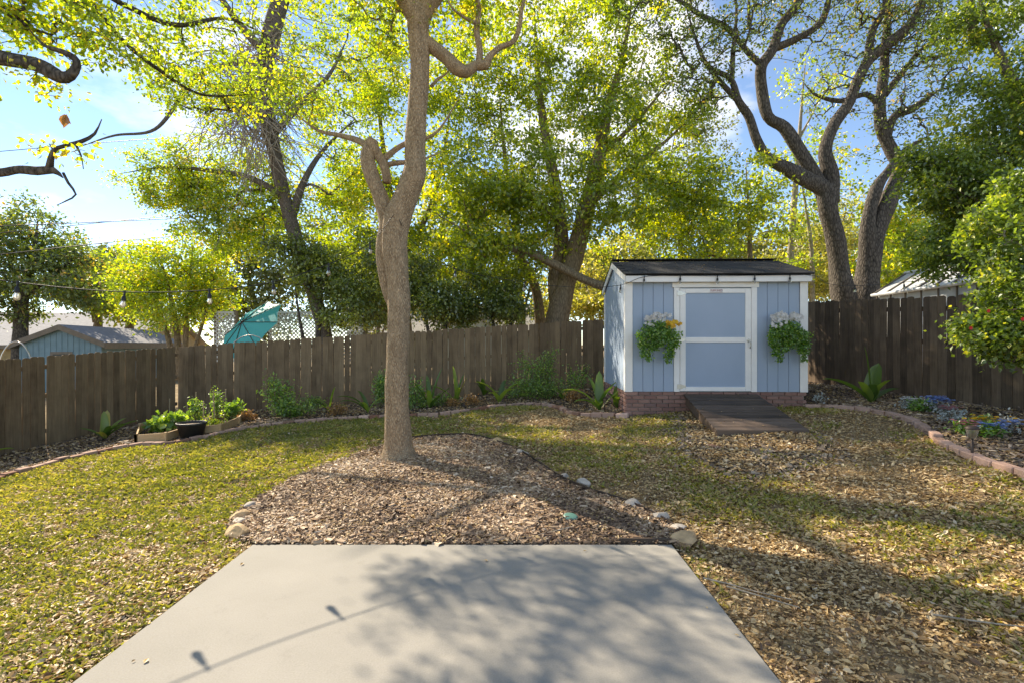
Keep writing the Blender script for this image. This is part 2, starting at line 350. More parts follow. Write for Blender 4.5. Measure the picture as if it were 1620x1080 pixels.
M['tag_text'] = simple('sign_red', (.30, .06, .06), .5, .05)

# ------------------------------------------------------------------ ground, patio, beds
def grid_xy(xs, ys):
    X, Y = np.meshgrid(xs, ys, indexing='ij'); nx, ny = X.shape
    i, j = np.meshgrid(np.arange(nx-1), np.arange(ny-1), indexing='ij'); a = i*ny+j
    return X.ravel(), Y.ravel(), np.stack([a, a+ny, a+ny+1, a+1], -1).reshape(-1, 4)
xs = np.concatenate([[-260, -150, -90, -55, -35, -24, -17, -13], np.arange(-11, 10.01, .09), [12, 15, 20, 28, 40, 60, 100, 160, 260]])
ys = np.concatenate([[-120, -60, -30, -15, -8, -4, -1], np.arange(.6, 14.6, .09), [15.5, 17, 20, 24, 30, 40, 60, 100, 180, 320]])
gx, gy, gf = grid_xy(xs, ys)
gz = H(gx, gy)+np.where((np.abs(gx) < 11) & (gy < 14.6) & (gy > .5), (fbm(gx*2.3, gy*2.3)-.5)*.035, 0)
under = (gx > PX0+.03) & (gx < PX1-.03) & (gy > PY0+.03) & (gy < PY1-.03)
gz = np.where(under, -.12, np.minimum(gz, np.where((gx > PX0-.25) & (gx < PX1+.25) & (gy < PY1+.1), -.012, 99)))
tag(mk('ground', np.stack([gx, gy, gz], -1), gf, M['ground'], smooth=True), kind='structure')
b = MB(); b.bbox(PX0, PX1, PY0, PY1, -.13, 0, .012)
tag(b.build('patio', M['concrete']), kind='structure')

left_edge = [G(*p) for p in [(-120, 800), (-60, 778), (0, 759), (60, 742), (130, 723), (215, 707), (275, 703), (330, 692), (400, 678), (500, 667), (600, 661), (690, 658), (750, 650), (800, 643), (850, 642), (880, 646), (905, 655), (940, 659), (992, 660)]]
right_edge = [G(*p) for p in [(1272, 646), (1330, 648), (1390, 655), (1440, 669), (1470, 686), (1490, 703), (1520, 720), (1560, 737), (1620, 757), (1700, 786), (1790, 822)]]
FL = [np.array([-10.3, 3.6]), np.array([-9.4, 9.4]), np.array([-8.74, 13.35])]
FB = [np.array([-8.74, 13.35]), np.array([2.4, 13.6]), np.array([6.62, 13.75])]
FR = [np.array([6.62, 13.75]), np.array([6.85, 11.6]), np.array([7.4, 7.6]), np.array([8.15, 2.2])]
left_bed = [p[:2] for p in left_edge]+[np.array([2.0, 8.85]), np.array([2.05, 11.3]), np.array([2.4, 13.6]), np.array([-8.74, 13.35]), np.array([-9.4, 9.4]), np.array([-10.2, 4.6])]
right_bed = [p[:2] for p in right_edge]+[np.array([7.7, 5.0]), np.array([7.4, 7.6]), np.array([6.85, 11.6]), np.array([6.62, 13.7]), np.array([5.0, 13.6]), np.array([5.05, 9.0])]
isl_px = [(388, 853), (368, 845), (370, 828), (388, 808), (430, 780), (490, 750), (560, 723), (610, 706), (660, 695), (705, 690), (745, 691), (790, 703), (830, 722), (880, 756), (930, 780), (990, 800), (1040, 824), (1092, 858)]
island = [G(*p)[:2] for p in isl_px]
island = [np.array([PX0+.02, PY1])]+island[1:-1]+[np.array([PX1+.1, PY1-.02])]
isl_smooth = spline(np.array([[*p, 0] for p in island]), .1)[:, :2]; island = [p for p in isl_smooth]+[np.array([PX1, PY1+.002]), np.array([PX0, PY1+.002])]
path_px = [(1070, 655), (1085, 690), (1105, 722), (1150, 748), (1215, 752), (1280, 735), (1310, 712), (1275, 692), (1180, 660)]
gravel_poly = [G(*p)[:2] for p in path_px]
def sheet(name, poly, lift, mat, step=.07, amp=.02):
    q = np.array([p[:2] for p in poly]); xs = np.arange(q[:, 0].min()-step, q[:, 0].max()+2*step, step); ys = np.arange(q[:, 1].min()-step, q[:, 1].max()+2*step, step)
    X, Y, F = grid_xy(xs, ys); keep = inpoly(X[F].mean(1), Y[F].mean(1), poly); F = F[keep]
    Z = H(X, Y)+lift+(fbm(X*5, Y*5)-.5)*amp*2
    use = np.unique(F); mp_ = -np.ones(len(X), int); mp_[use] = np.arange(len(use))
    cnt = np.bincount(F.ravel(), minlength=len(X)); Z = np.where(cnt < 4, H(X, Y)-.02, Z)
    return tag(mk(name, np.stack([X, Y, Z], -1)[use], mp_[F], mat, smooth=True), kind='structure')
sheet('mulch_bed', island, .035, M['mulch'], .06)
sheet('mulch_bed', left_bed, .04, M['bed'])
sheet('mulch_bed', right_bed, .04, M['bed'])

def sample_poly(poly, n, lod=None):
    q = np.array([p[:2] for p in poly]); lo, hi = q.min(0), q.max(0); out = []; tot = 0
    while tot < n:
        c = lo+(hi-lo)*rng.random((n*2, 2)); k = inpoly(c[:, 0], c[:, 1], poly)
        if lod: k &= rng.random(len(c)) < 1/(1+(np.hypot(c[:, 0], c[:, 1])/lod)**1.7)
        c = c[k]; out.append(c); tot += len(c)
    return np.vstack(out)[:n]
def rdir(n, up=.5):
    a = rng.random(n)*2*np.pi; z = rng.normal(up, .35, n); return unit(np.stack([np.cos(a), np.sin(a), z], -1))
def flatn(n, tilt=.35): return unit(np.stack([rng.normal(0, tilt, n), rng.normal(0, tilt, n), np.ones(n)], -1))

# ------------------------------------------------------------------ fences
def fence(name, label, path, tops, mat, z_extra=0):
    pts = np.array(path); seg = np.linalg.norm(np.diff(pts, axis=0), axis=1); s = np.concatenate([[0], np.cumsum(seg)])
    root = thing(name, label, 'fence', (*pts[0], float(H(*pts[0]))))
    base = np.array(root.location)
    yard = np.array([0., 8.])
    # unit-height picket, dog-eared, height scaled per copy is avoided: three meshes of slightly different width
    Hh = 1.83; meshes = []
    for w in (.132, .138, .146):
        prof = np.array([[-w/2, 0], [w/2, 0], [w/2, Hh-.03], [w/2-.012, Hh-.01], [w/2-.035, Hh], [-w/2+.035, Hh], [-w/2+.012, Hh-.01], [-w/2, Hh-.03]]); n = len(prof)
        V = np.vstack([np.c_[prof[:, 0], np.full(n, -.008), prof[:, 1]], np.c_[prof[:, 0], np.full(n, .008), prof[:, 1]]])
        k = np.arange(n); k2 = (k+1) % n
        meshes.append((w, raw_mesh('picket', V, [k[None, :], (k[::-1]+n)[None, :], np.stack([k, k+n, k2+n, k2], -1)[:, ::-1]], mat)))
    d = 0.0
    while d < s[-1]-.1:
        w, me = random.choice(meshes); d += w/2
        p = np.array([np.interp(d, s, pts[:, 0]), np.interp(d, s, pts[:, 1])]); q = np.array([np.interp(d+.05, s, pts[:, 0]), np.interp(d+.05, s, pts[:, 1])])
        t = unit(q-p); top = np.interp(d, s, tops)+random.uniform(-.014, .014)
        nrm = np.array([-t[1], t[0]]); nrm = nrm if nrm@(p-yard) > 0 else -nrm
        ang = math.atan2(t[1], t[0])
        o = link('picket', me, root, (p[0]-base[0]-nrm[0]*(dj := random.uniform(0, .012)), p[1]-base[1]-nrm[1]*dj, top-Hh-base[2]), (random.gauss(0, .004), random.gauss(0, .006), ang+random.gauss(0, .02)))
        d += w/2+random.choice([.003, .004, .004, .005, .006, .007, .009])
    # rails and posts on the neighbours' side
    for k in range(len(pts)-1):
        t = unit(pts[k+1]-pts[k]); nrm = np.array([-t[1], t[0]]); mid = (pts[k]+pts[k+1])/2; nrm = nrm if nrm@(mid-yard) > 0 else -nrm
        L_ = seg[k]
        for hz in (.35, 1.05, 1.62):
            b = MB(); a0 = np.r_[pts[k]+nrm*.04, tops[k]-1.83+hz]; a1 = np.r_[pts[k+1]+nrm*.04, tops[k+1]-1.83+hz]
            r = np.array([a0, a1]); off = np.array([[-.02, -.042], [.02, -.042], [.02, .042], [-.02, .042]])
            V = np.vstack([r[i]+np.c_[nrm[0]*off[:, 0], nrm[1]*off[:, 0], off[:, 1]] for i in (0, 1)])
            mk('rail', V, [np.array([[0, 1, 5, 4], [1, 2, 6, 5], [2, 3, 7, 6], [3, 0, 4, 7], [3, 2, 1, 0], [4, 5, 6, 7]])], mat, root)
        for u in np.arange(.3, L_, 2.4):
            p = pts[k]+t*u+nrm*.11; top = np.interp(s[k]+u, s, tops); b = MB(); b.box(p[0]-.045, p[0]+.045, p[1]-.045, p[1]+.045, float(H(*p))-.3, top-.06)
            b.build('post', mat, root)
    return root
fence('wood_fence', 'weathered brown picket fence with bright gaps running behind the planter boxes to the near corner', FL, [1.0, 1.23, 1.45], M['fence'])
fence('wood_fence', 'long brown picket fence across the back between the umbrella corner and the blue shed', FB, [1.45, 2.17, 2.5], M['fence'])
fence('wood_fence', 'blackened picket fence with sun patches between the blue shed and the glasshouse', FR, [2.5, 2.47, 2.26, 1.98], M['fence_dark'])

# ------------------------------------------------------------------ shed (local frame: x right, y back, z world)
SW, SD, Z0, Z1, ZR = 3.05, 2.44, .70, 2.69, 3.07
shed = thing('garden_shed', 'pale blue shed with white trimmed door on a low brick base', 'shed', (1.936, 8.80, 0), -.031)
def sp(name, b, mat, parent=shed, smooth=False):
    return b.build(name, M[mat], parent, smooth, local=True)
# brick base
b = MB(); b.box(.03, SW-.03, .03, SD-.03, -.1, Z0-.002); sp('foundation', b, 'mortar')
bm_full = MB().bbox(-.098, .098, -.045, .045, -.028, .028, .004).mesh('brick', M['brick_shed'])
bm_half = MB().bbox(-.046, .046, -.045, .045, -.028, .028, .004).mesh('brick', M['brick_shed'])
for k in range(9):
    zc = Z0-.034-.067*k
    if zc < .12: break
    for side in range(3):
        Ln = (SW, SD, SD)[side]; x = .0; first = True
        while x < Ln-.05:
            half = first and k % 2; first = False; wd = .104 if half else .207
            if x+wd > Ln+.02: half = True; wd = .104
            c = min(x+wd/2, Ln-.05)
            j = random.uniform(-.004, .002)
            loc, r = ((c, .045+j, zc), 0) if side == 0 else ((.045+j, c, zc), math.pi/2) if side == 1 else ((SW-.045-j, c, zc), math.pi/2)
            if not (side and c < .1): link('brick', bm_half if half else bm_full, shed, loc, (0, random.gauss(0, .006), r))
            x += wd
# siding boards between grooves
def board(x0, x1, z0, z1): return MB().bbox(x0, x1, .0, .02, z0, z1, .003)
b = MB(); b.box(.012, SW-.012, .022, SD-.022, Z0, Z1-.02); sp('wall_core', b, 'blue')
for (xa, xb) in ((.115, .815), (2.215, SW-.115)):
    n = 4; w = (xb-xa)/n
    for k in range(n): sp('siding_board', board(xa+k*w+.003, xa+(k+1)*w-.003, Z0, Z1-.11), 'blue')
sp('siding_board', board(.815, 2.215, 2.557, Z1-.11), 'blue')
def gable_z(y): return Z1+(ZR-Z1)*(1-abs(y-SD/2)/(SD/2))-.02
for sx in (0, 1):
    n = 12; w = SD/n
    for k in range(n):
        y0, y1 = k*w+.003, (k+1)*w-.003; xo, xi = (.0, .02) if sx == 0 else (SW, SW-.02)
        pr = [(y0, Z0), (y1, Z0), (y1, gable_z(y1)), (y0, gable_z(y0))]
        V = [(xo, *p) for p in pr]+[(xi, *p) for p in pr]
        F = np.array([[0, 1, 2, 3], [7, 6, 5, 4], [0, 4, 5, 1], [1, 5, 6, 2], [2, 6, 7, 3], [3, 7, 4, 0]]); F = F[:, ::-1] if sx == 0 else F
        mk('siding_board', V, F, M['blue'], shed, local=True)
# corner trim, fascia, door casing
for x0, x1, y0, y1 in ((-.018, .112, -.02, .0), (SW-.112, SW+.018, -.02, .0), (-.02, .0, .0, .09), (SW, SW+.02, .0, .09), (-.02, 0, SD-.09, SD), (SW, SW+.02, SD-.09, SD)):
    b = MB(); b.bbox(x0, x1, y0, y1, Z0-.004, Z1-.12, .003); sp('corner_trim', b, 'white')
OH = .10
b = MB(); b.bbox(-.023, SW+.023, -OH-.022, -OH, Z1-.135, Z1-.028, .003); sp('fascia', b, 'white')
b = MB(); b.bbox(-.022, SW+.022, -OH, -.001, Z1-.13, Z1-.115, .002); sp('soffit', b, 'white')
sl_ = (ZR-Z1)/(SD/2)
for sx in (0, 1):
    xo = -.046 if sx == 0 else SW+.024
    for half in (0, 1):
        ya, yb = (-OH, SD/2) if half == 0 else (SD/2, SD+OH)
        za, zb = (Z1-sl_*OH, ZR) if half == 0 else (ZR, Z1-sl_*OH)
        V = [(xo+dx, y, z+dz) for dx in (0, .022) for (y, z, dz) in ((ya, za, -.085), (yb, zb, -.085), (yb, zb, .027), (ya, za, .027))]
        F = np.array([[0, 3, 2, 1], [4, 5, 6, 7], [0, 1, 5, 4], [1, 2, 6, 5], [2, 3, 7, 6], [3, 0, 4, 7]])
        mk('rake_board', V, F, M['white'], shed, local=True)
# roof: deck and shingle courses
for half in (0, 1):
    V = []
    for dz in (.03, .044):
        for (x, y) in ((-.055, 0), (SW+.055, 0), (SW+.055, 1), (-.055, 1)):
            yy = (-OH-.045+y*(SD/2+OH+.045)); z = Z1-sl_*(-yy if yy < 0 else -yy)
            z = Z1+sl_*yy
            if half: yy = SD-yy
            V.append((x, yy, z+dz))
    F = np.array([[0, 3, 2, 1], [4, 5, 6, 7], [0, 1, 5, 4], [1, 2, 6, 5], [2, 3, 7, 6], [3, 0, 4, 7]]); F = F if half == 0 else F[:, ::-1]
    mk('roof_deck', V, F, M['shingle'], shed, local=True)
shm = MB().bbox(-.163, .163, 0, .165, 0, .009, .003).mesh('shingle', M['shingle'])
pitch = math.atan(sl_)
for half in (0, 1):
    for row in range(9):
        for k in range(11):
            x = -.055+.163+k*.33+(row % 2)*.11
            if x-.163 > SW-.02: continue
            x = min(x, SW+.06-.163); dl = row*.15-.02; yy = -OH-.05+dl*math.cos(pitch); z = Z1+sl_*yy+.046+random.uniform(0, .004)+.002*(k % 2)
            o = link('shingle', shm, shed, (x, yy if half == 0 else SD-yy, z), (pitch+.02, 0, 0) if half == 0 else (pitch+.02, 0, math.pi))
for k in range(10):
    b = MB(); x = -.055+k*.316
    b.bbox(x, x+.311, SD/2-.11, SD/2+.11, ZR+.065, ZR+.078, .003); sp('ridge_cap', b, 'shingle')
# door and casing
cx0, cx1 = .815, 2.215
for x0, x1, z0, z1, t in ((cx0, cx0+.095, Z0, 2.47, .022), (cx1-.095, cx1, Z0, 2.47, .022), (cx0-.03, cx1+.03, 2.472, 2.555, .03)):
    b = MB(); b.bbox(x0, x1, -t, .0, z0, z1, .003); sp('door_casing', b, 'white')
door = MB().bbox(cx0+.10, cx1-.10, -.006, .014, Z0+.012, 2.455, .002).build('door', M['white'], shed, local=True)
dx0, dx1 = cx0+.102, cx1-.102
for z0, z1 in ((Z0+.085, 1.535), (1.625, 2.375)):
    b = MB(); b.bbox(dx0+.095, dx1-.095, -.0085, -.004, z0, z1, .001); b.build('door_panel', M['blue'], door, local=True)
for x0, x1, z0, z1 in ((dx0, dx0+.094, Z0+.014, 2.45), (dx1-.094, dx1, Z0+.014, 2.45), (dx0+.096, dx1-.096, Z0+.014, Z0+.085), (dx0+.096, dx1-.096, 1.536, 1.624), (dx0+.096, dx1-.096, 2.376, 2.45)):
    b = MB(); b.bbox(x0, x1, -.024, -.005, z0, z1, .003); b.build('door_rail', M['white'], door, local=True)
for z in (Z0+.09, 1.58, 2.37):
    b = MB(); b.box(dx0-.05, dx0, -.031, -.0245, z-.04, z+.04); b.add([(dx0, -.03, z-.045), (dx0, -.03, z+.045), (dx0+.10, -.03, z+.008), (dx0+.10, -.03, z-.008)], np.array([[0, 3, 2, 1]])); b.build('hinge', M['metal'], door, local=True)
b = MB(); zz = 1.57; b.tube([(dx1-.045, -.03, zz), (dx1-.045, -.06, zz), (dx1-.03, -.075, zz-.03), (dx1-.025, -.075, zz-.09), (dx1-.035, -.06, zz-.13)], .009, 6)
b.lathe([(0, 0), (.03, 0), (.03, .01), (0, .01)]); b.v[-1] = b.v[-1][:, [0, 2, 1]]*np.array([1, -1, 1])+np.array([dx1-.045, -.026, zz]); b.build('handle', M['metal'], door, local=True)
plate = MB().bbox(1.42, 1.635, -.030, -.0245, 2.38, 2.445, .001).build('sign_plate', M['tag_plate'], door, local=True)
fc = bpy.data.curves.new('lettering', 'FONT'); fc.body = 'TUFF SHED'; fc.size = .042; fc.align_x = 'CENTER'; fc.align_y = 'CENTER'; fc.extrude = .0006
to = bpy.data.objects.new('tmp', fc); COL.objects.link(to); bpy.context.view_layer.update()
lm = bpy.data.meshes.new_from_object(to.evaluated_get(bpy.context.evaluated_depsgraph_get())); bpy.data.objects.remove(to)
lm.materials.clear(); lm.materials.append(M['tag_text']); link('lettering', lm, plate, (1.5275, -.031, 2.414), (math.pi/2, 0, 0))

# ramp
rt = np.array([2.90, 8.72]); rb_ = np.array([2.72, 6.86]); rw = 1.23
ramp = thing('wooden_ramp', 'dark plank ramp leading up to the shed door', 'ramp', (2.72, 6.86, float(H(3.3, 6.86))))
zt, zb = .665, float(H(3.3, 6.86))+.085; nr = 14
for k in range(nr):
    f0, f1 = (k+.06)/nr, (k+.94)/nr; jz = random.uniform(-.003, .003); V = []
    for dz in (-.035, 0):
        for f, s_ in ((f0, 0), (f0, 1), (f1, 1), (f1, 0)):
            p = rb_*(1-f)+rt*f; ex = random.uniform(-.006, .006)
            V.append((p[0]+s_*rw+ex, p[1]-s_*.038, zb*(1-f)+zt*f+dz+jz))
    mk('plank', V, np.array([[0, 3, 2, 1], [4, 5, 6, 7], [0, 1, 5, 4], [1, 2, 6, 5], [2, 3, 7, 6], [3, 0, 4, 7]]), M['ramp'], ramp)
for s_ in (.02, .5, .98):
    pa = np.r_[rb_+[s_*rw*.97, .05-s_*.038], zb-.04]; pb = np.r_[rt+[s_*rw*.97, -.03-s_*.038], zt-.04]
    V = [q+np.array([dx, 0, dz]) for q in (pa, pb) for dx in (0, .04) for dz in (0, -.14)]
    V = np.array(V); V[:, 2] = np.maximum(V[:, 2], H(V[:, 0], V[:, 1])-.05)
    mk('stringer', V, np.array([[0, 1, 3, 2], [4, 6, 7, 5], [0, 4, 5, 1], [2, 3, 7, 6], [0, 2, 6, 4], [1, 5, 7, 3]]), M['ramp'], ramp)
b = MB(); b.box(2.72, 2.72+rw, 6.835, 6.855, zb-.11, zb-.004); b.build('kick_board', M['ramp'], ramp)

# wall baskets on the shed front
def leafball(n, c, r, size, drop=None):
    d = unit(rng.normal(size=(n, 3)))*np.array(r)*rng.random((n, 1))**.4; return np.array(c)+d
def basket(name, label, lx, yellow):
    bz = 1.66; root = thing(name, label, 'hanging basket', (0, 0, 0), 0, 'baskets on the shed wall')
    root.parent = None
    R = Matrix.Rotation(-.031, 4, 'Z'); p0 = R@Vector((lx, -.02, 0))+Vector((1.936, 8.80, bz)); root.location = p0; root.rotation_euler = (0, 0, -.031); root.scale = (1.22, 1.1, 1.18)
    prof = [(.0, -.16), (.09, -.14), (.17, -.06), (.20, .04), (.19, .05), (.0, .03)]
    b = MB(); b.lathe(prof, sides=18); b.v[0][:, 1] = np.minimum(-b.v[0][:, 1]*.8, 0)*1.0; b.v[0][:, 1] = np.where(b.v[0][:, 1] > 0, 0, b.v[0][:, 1]); b.build('basket', M['twig_dry'], root, local=True)
    pos = [leafball(1500, (0, -.13, .06), (.24, .13, .15), 1)]
    strands = [(-.2, .36), (-.13, .42), (-.23, .22), (.13, .44), (.18, .36), (.23, .22), (-.05, .26), (.03, .2)] if yellow else [(-.16, .34), (-.1, .42), (-.2, .2), (.22, .42), (.17, .3), (.25, .3), (-.02, .28), (.07, .22)]
    for x, ln in strands:
        t = rng.random(260)**.8; pos.append(np.c_[x+rng.normal(0, .035, 260)*(1.1-.5*t), -.17+rng.normal(0, .03, 260), .05-t*ln])
    pos = np.vstack(pos); pos[:, 1] = np.minimum(pos[:, 1], -.012); n = len(pos)
    V, F, r = scatter(LEAF, LEAF_F, pos, unit(rng.normal(size=(n, 3))+[0, -.4, -.4]), unit(rng.normal(size=(n, 3))+[0, -1, .6]), rng.uniform(.022, .045, n), rng.random(n), np.full(n, 1.3))
    mk('foliage', V, F, M['basket_leaf'], root, rnd=r, local=True)
    def blooms(nm, n, c, rr, mat, size):
        cs = leafball(n, c, rr, 1); ps = np.repeat(cs, 6, 0); a = np.tile(np.arange(6)*np.pi/3, n)+np.repeat(rng.random(n)*6, 6); k = len(ps)
        V, F, r = scatter(LEAF, LEAF_F, ps, np.stack([np.cos(a), -.35+0*a, np.sin(a)], -1), np.tile([0, -1, .3], (k, 1))+rng.normal(0, .2, (k, 3)), rng.uniform(size*.8, size*1.2, k), rng.random(k), np.full(k, 1.6))
        mk(nm, V, F, M[mat], root, rnd=r, local=True)
    if yellow:
        blooms('white_blossoms', 46, (0, -.13, .25), (.19, .08, .07), 'white_petal', .032); blooms('yellow_blossoms', 26, (.2, -.17, .15), (.13, .07, .06), 'yellow_petal', .03); blooms('pale_blossoms', 8, (-.12, -.2, .14), (.08, .04, .05), 'white_petal', .025)
    else:
        blooms('white_blossoms', 30, (-.09, -.13, .25), (.11, .07, .065), 'white_petal', .04); blooms('cream_blossoms', 26, (.12, -.13, .25), (.09, .07, .065), 'white_petal', .04); blooms('pale_blossoms', 8, (-.12, -.2, .15), (.13, .04, .05), 'white_petal', .03)
    return root
basket('flower_basket', 'trailing green wall basket with white and yellow flowers beside the door hinges', .50, True)
basket('flower_basket', 'trailing green wall basket with only white flowers beside the door handle', 2.63, False)

# ------------------------------------------------------------------ trees
def segtubes(p0, p1, r0, r1, S_=4):
    t = unit(p1-p0); u = unit(np.cross(t, np.where(np.abs(t[:, 2:]) > .9, [[1., 0, 0]], [[0, 0, 1.]]))); w = np.cross(t, u)
    a = np.linspace(0, 2*np.pi, S_, endpoint=False); n = len(p0); V = np.zeros((n, 2, S_, 3))
    for k in range(S_):
        d = u*math.cos(a[k])+w*math.sin(a[k]); V[:, 0, k] = p0+d*r0[:, None]; V[:, 1, k] = p1+d*r1[:, None]
    j = np.arange(S_); f = np.stack([j, (j+1) % S_, (j+1) % S_+S_, j+S_], -1)
    return V.reshape(-1, 3), (f[None]+(np.arange(n)*2*S_)[:, None, None]).reshape(-1, 4)
def limb_world(lst):
    a = np.array([[*P(x, y, Y), w/2/FPX*Y] for (x, y, Y, w) in lst])
    if lst[-1][3] < 9: a[-1, 3] *= .25; a[-2, 3] *= .8
    return a
def tree(name, label, base, limbs, crowns, tips, lpt, leaf, mat, barkm, lsize=.09, clump=.38, tip_r=.006, sides=10, droop=.1, cat='tree', group=None, ystretch=1.0, world_limbs=None, shell=2.2, extra=None, rmax=.05, bumpy=.10, step=.12, lw=1.0, thin=1.0):
    root = thing(name, label, cat, base, 0, group); lpt = int(lpt*1.9)
    tb = MB(); nodes = []; nr = []
    for li in ([limb_world(l) for l in limbs]+(world_limbs or [])):
        sp_ = spline(li, step); ph = rng.random(4)*6; k = np.arange(len(sp_))
        wob = lambda i, a, ph=ph: 1+bumpy*(.5*np.sin(2*a+ph[0]+i*.11)+.4*np.sin(3*a+ph[1]-i*.17)+.35*np.sin(5*a+ph[2]+i*.29))+bumpy*.3*math.sin(i*.6+ph[3])
        tb.tube(sp_[:, :3], np.maximum(sp_[:, 3]*thin, .004), sides, True, wob); nodes.append(sp_[::2, :3]); nr.append(np.maximum(sp_[::2, 3], .004))
    N0 = np.vstack(nodes); R0 = np.concatenate(nr)
    # twig tips inside the crown volumes
    tot = sum(c[6] for c in crowns); T = []
    for (px, py, Y, rx, ry, rd, w) in crowns:
        c = P(px, py, Y); n = max(3, int(tips*w/tot)); d = unit(rng.normal(size=(n, 3)))*rng.random((n, 1))**(1/shell)
        T.append(c+d*np.array([rx/FPX*Y, rd, ry/FPX*Y]))
    T = np.vstack(T)
    if len(T):
        dm = np.array([np.min(np.sum((N0-t)**2, 1)) for t in T]); T = T[np.argsort(dm)]
        cap = len(N0)+len(T)*4; A = np.zeros((cap, 3)); A[:len(N0)] = N0; par = -np.ones(cap, int); m = len(N0); tipi = []
        for t in T:
            dv = A[:m]-t; d2 = np.sum(dv*dv, 1)+np.maximum(0, dv[:, 2])**2*2.0     # prefer growing upward and outward
            j = int(np.argmin(d2)); a = A[j]; ln = np.linalg.norm(t-a); prev = j
            for f in (.33, .66, 1.0):
                q = a+(t-a)*f+rng.normal(0, .07*ln, 3)*(f < 1)+np.array([0, 0, .10*ln*math.sin(f*np.pi)]); A[m] = q; par[m] = prev; prev = m; m += 1
            tipi.append(m-1)
        cnt = np.zeros(m); cnt[tipi] = 1
        for i in range(m-1, len(N0)-1, -1):
            if par[i] >= len(N0): cnt[par[i]] += cnt[i]
        rad = np.minimum(tip_r*np.maximum(cnt, 1)**.5, rmax); idx = np.arange(len(N0), m); pj = par[idx]
        r1 = rad[idx]; r0 = np.where(pj >= len(N0), rad[np.maximum(pj, 0)], r1*1.15)
        tb.add(*segtubes(A[pj], A[idx], r0, r1))
    tb.build('trunk', barkm, root, smooth=True)
    if extra: vb = MB(); extra(vb); vb.build('dry_vine', M['twig_dry'], root, True)
    if len(T) and lpt:
        n = len(T)*lpt; ti = np.repeat(np.array(tipi), lpt); tp = A[ti]; tpar = A[par[ti]]
        f = rng.random((n, 1))**.7; pos = tpar+(tp-tpar)*f*1.1+rng.normal(0, 1, (n, 3))*clump*np.array([1, 1, .6])*rng.random((n, 1))**.4*.62
        ax = unit(rng.normal(size=(n, 3))+unit(pos-tpar)*.8+[0, 0, -droop*4]); nm = unit(rng.normal(size=(n, 3))*.75+[0, 0, 1.0])
        tone = np.clip(rng.normal(.5, .2, n)+np.repeat(rng.normal(0, .19, len(T)), lpt), 0, 1)
        V, F, r = scatter(LEAF, LEAF_F, pos, ax, nm, 1.12*lsize*rng.uniform(.65, 1.3, n), tone, np.full(n, lw*1.15))
        mk('crown', V, F, M[mat] if isinstance(mat, str) else mat, root, rnd=r)
    return root

# the tree in the mulch island
tb0 = G(631, 727); Yt = tb0[1]
def Y_(l): return [(x, y, Yt+dy, w) for (x, y, dy, w) in l]
main_limbs = [
    Y_([(633, 740, 0, 84), (632, 724, 0, 66), (631, 708, 0, 52), (630, 685, 0, 46), (628, 640, 0, 42), (628, 580, 0, 40), (630, 520, 0, 40), (632, 470, 0, 38), (628, 425, 0, 39), (624, 385, 0, 43), (629, 345, 0, 45), (645, 305, -.03, 42), (656, 270, -.06, 40), (657, 230, -.06, 37), (661, 170, -.1, 35), (664, 110, -.15, 33), (662, 60, -.2, 35), (659, 25, -.25, 38), (640, -5, -.3, 32), (606, -50, -.5, 27), (560, -120, -.8, 22), (520, -230, -1.2, 15)]),
    Y_([(661, 50, -.2, 30), (672, 18, -.22, 31), (690, -10, -.2, 29), (720, -60, 0, 25), (770, -150, .3, 20), (830, -260, .6, 13)]),
    Y_([(627, 500, .08, 16), (614, 460, .08, 20), (607, 420, .10, 24), (606, 385, .11, 24), (611, 350, .10, 26), (603, 315, .12, 28), (590, 282, .15, 26), (582, 252, .18, 26), (586, 232, .2, 24), (591, 221, .2, 18)]),
    Y_([(588, 230, .2, 20), (597, 244, .2, 17), (607, 262, .2, 15), (611, 278, .2, 15), (612, 290, .2, 14)]),
    Y_([(586, 234, .2, 14), (565, 222, .4, 11), (535, 214, .6, 8), (500, 205, .8, 6), (455, 170, 1.0, 4)]),
    Y_([(606, 254, .25, 11), (622, 240, .35, 10), (645, 226, .4, 9), (690, 210, .6, 6), (730, 150, .8, 4)]),
    Y_([(608, 262, .25, 9), (630, 258, .3, 9), (660, 256, .4, 7), (700, 240, .6, 4)]),
    Y_([(668, 62, -.15, 24), (692, 80, -.15, 23), (708, 93, -.15, 22), (722, 108, -.15, 25), (738, 114, -.12, 22), (752, 105, -.1, 17), (768, 103, -.1, 18), (775, 90, -.1, 12), (790, 76, -.1, 10), (812, 66, -.1, 9), (822, 42, -.1, 8), (826, 12, -.1, 7), (842, -40, 0, 6), (870, -100, .1, 4)]),
    Y_([(757, 104, -.1, 13), (759, 80, -.1, 11), (754, 50, -.1, 10), (757, 15, -.1, 9), (748, -40, -.1, 7), (750, -110, 0, 4)]),
    Y_([(754, 38, -.1, 7), (735, 28, -.2, 5), (712, 8, -.3, 4), (700, -40, -.3, 3)]),
    Y_([(682, 138, -.1, 6), (692, 126, -.1, 5), (705, 118, -.1, 4), (715, 104, -.1, 3)]),
]
tree('shade_tree', 'tall forked tree with scaly tan trunk standing in the mulch island', tb0, main_limbs,
     [(560, -110, Yt-.6, 170, 110, 1.6, 3), (800, -150, Yt+.3, 200, 120, 1.6, 3), (745, 10, Yt, 110, 60, .7, 1.5), (470, 150, Yt+1, 70, 60, .7, .8), (600, 40, Yt+.3, 60, 60, .8, .8), (930, -60, Yt+.6, 120, 80, 1, 1)],
     330, 26, None, 'leaf_lime', M['bark_main'], lsize=.062, clump=.28, tip_r=.0035, sides=24, step=.05, rmax=.03, bumpy=.07, thin=.9)

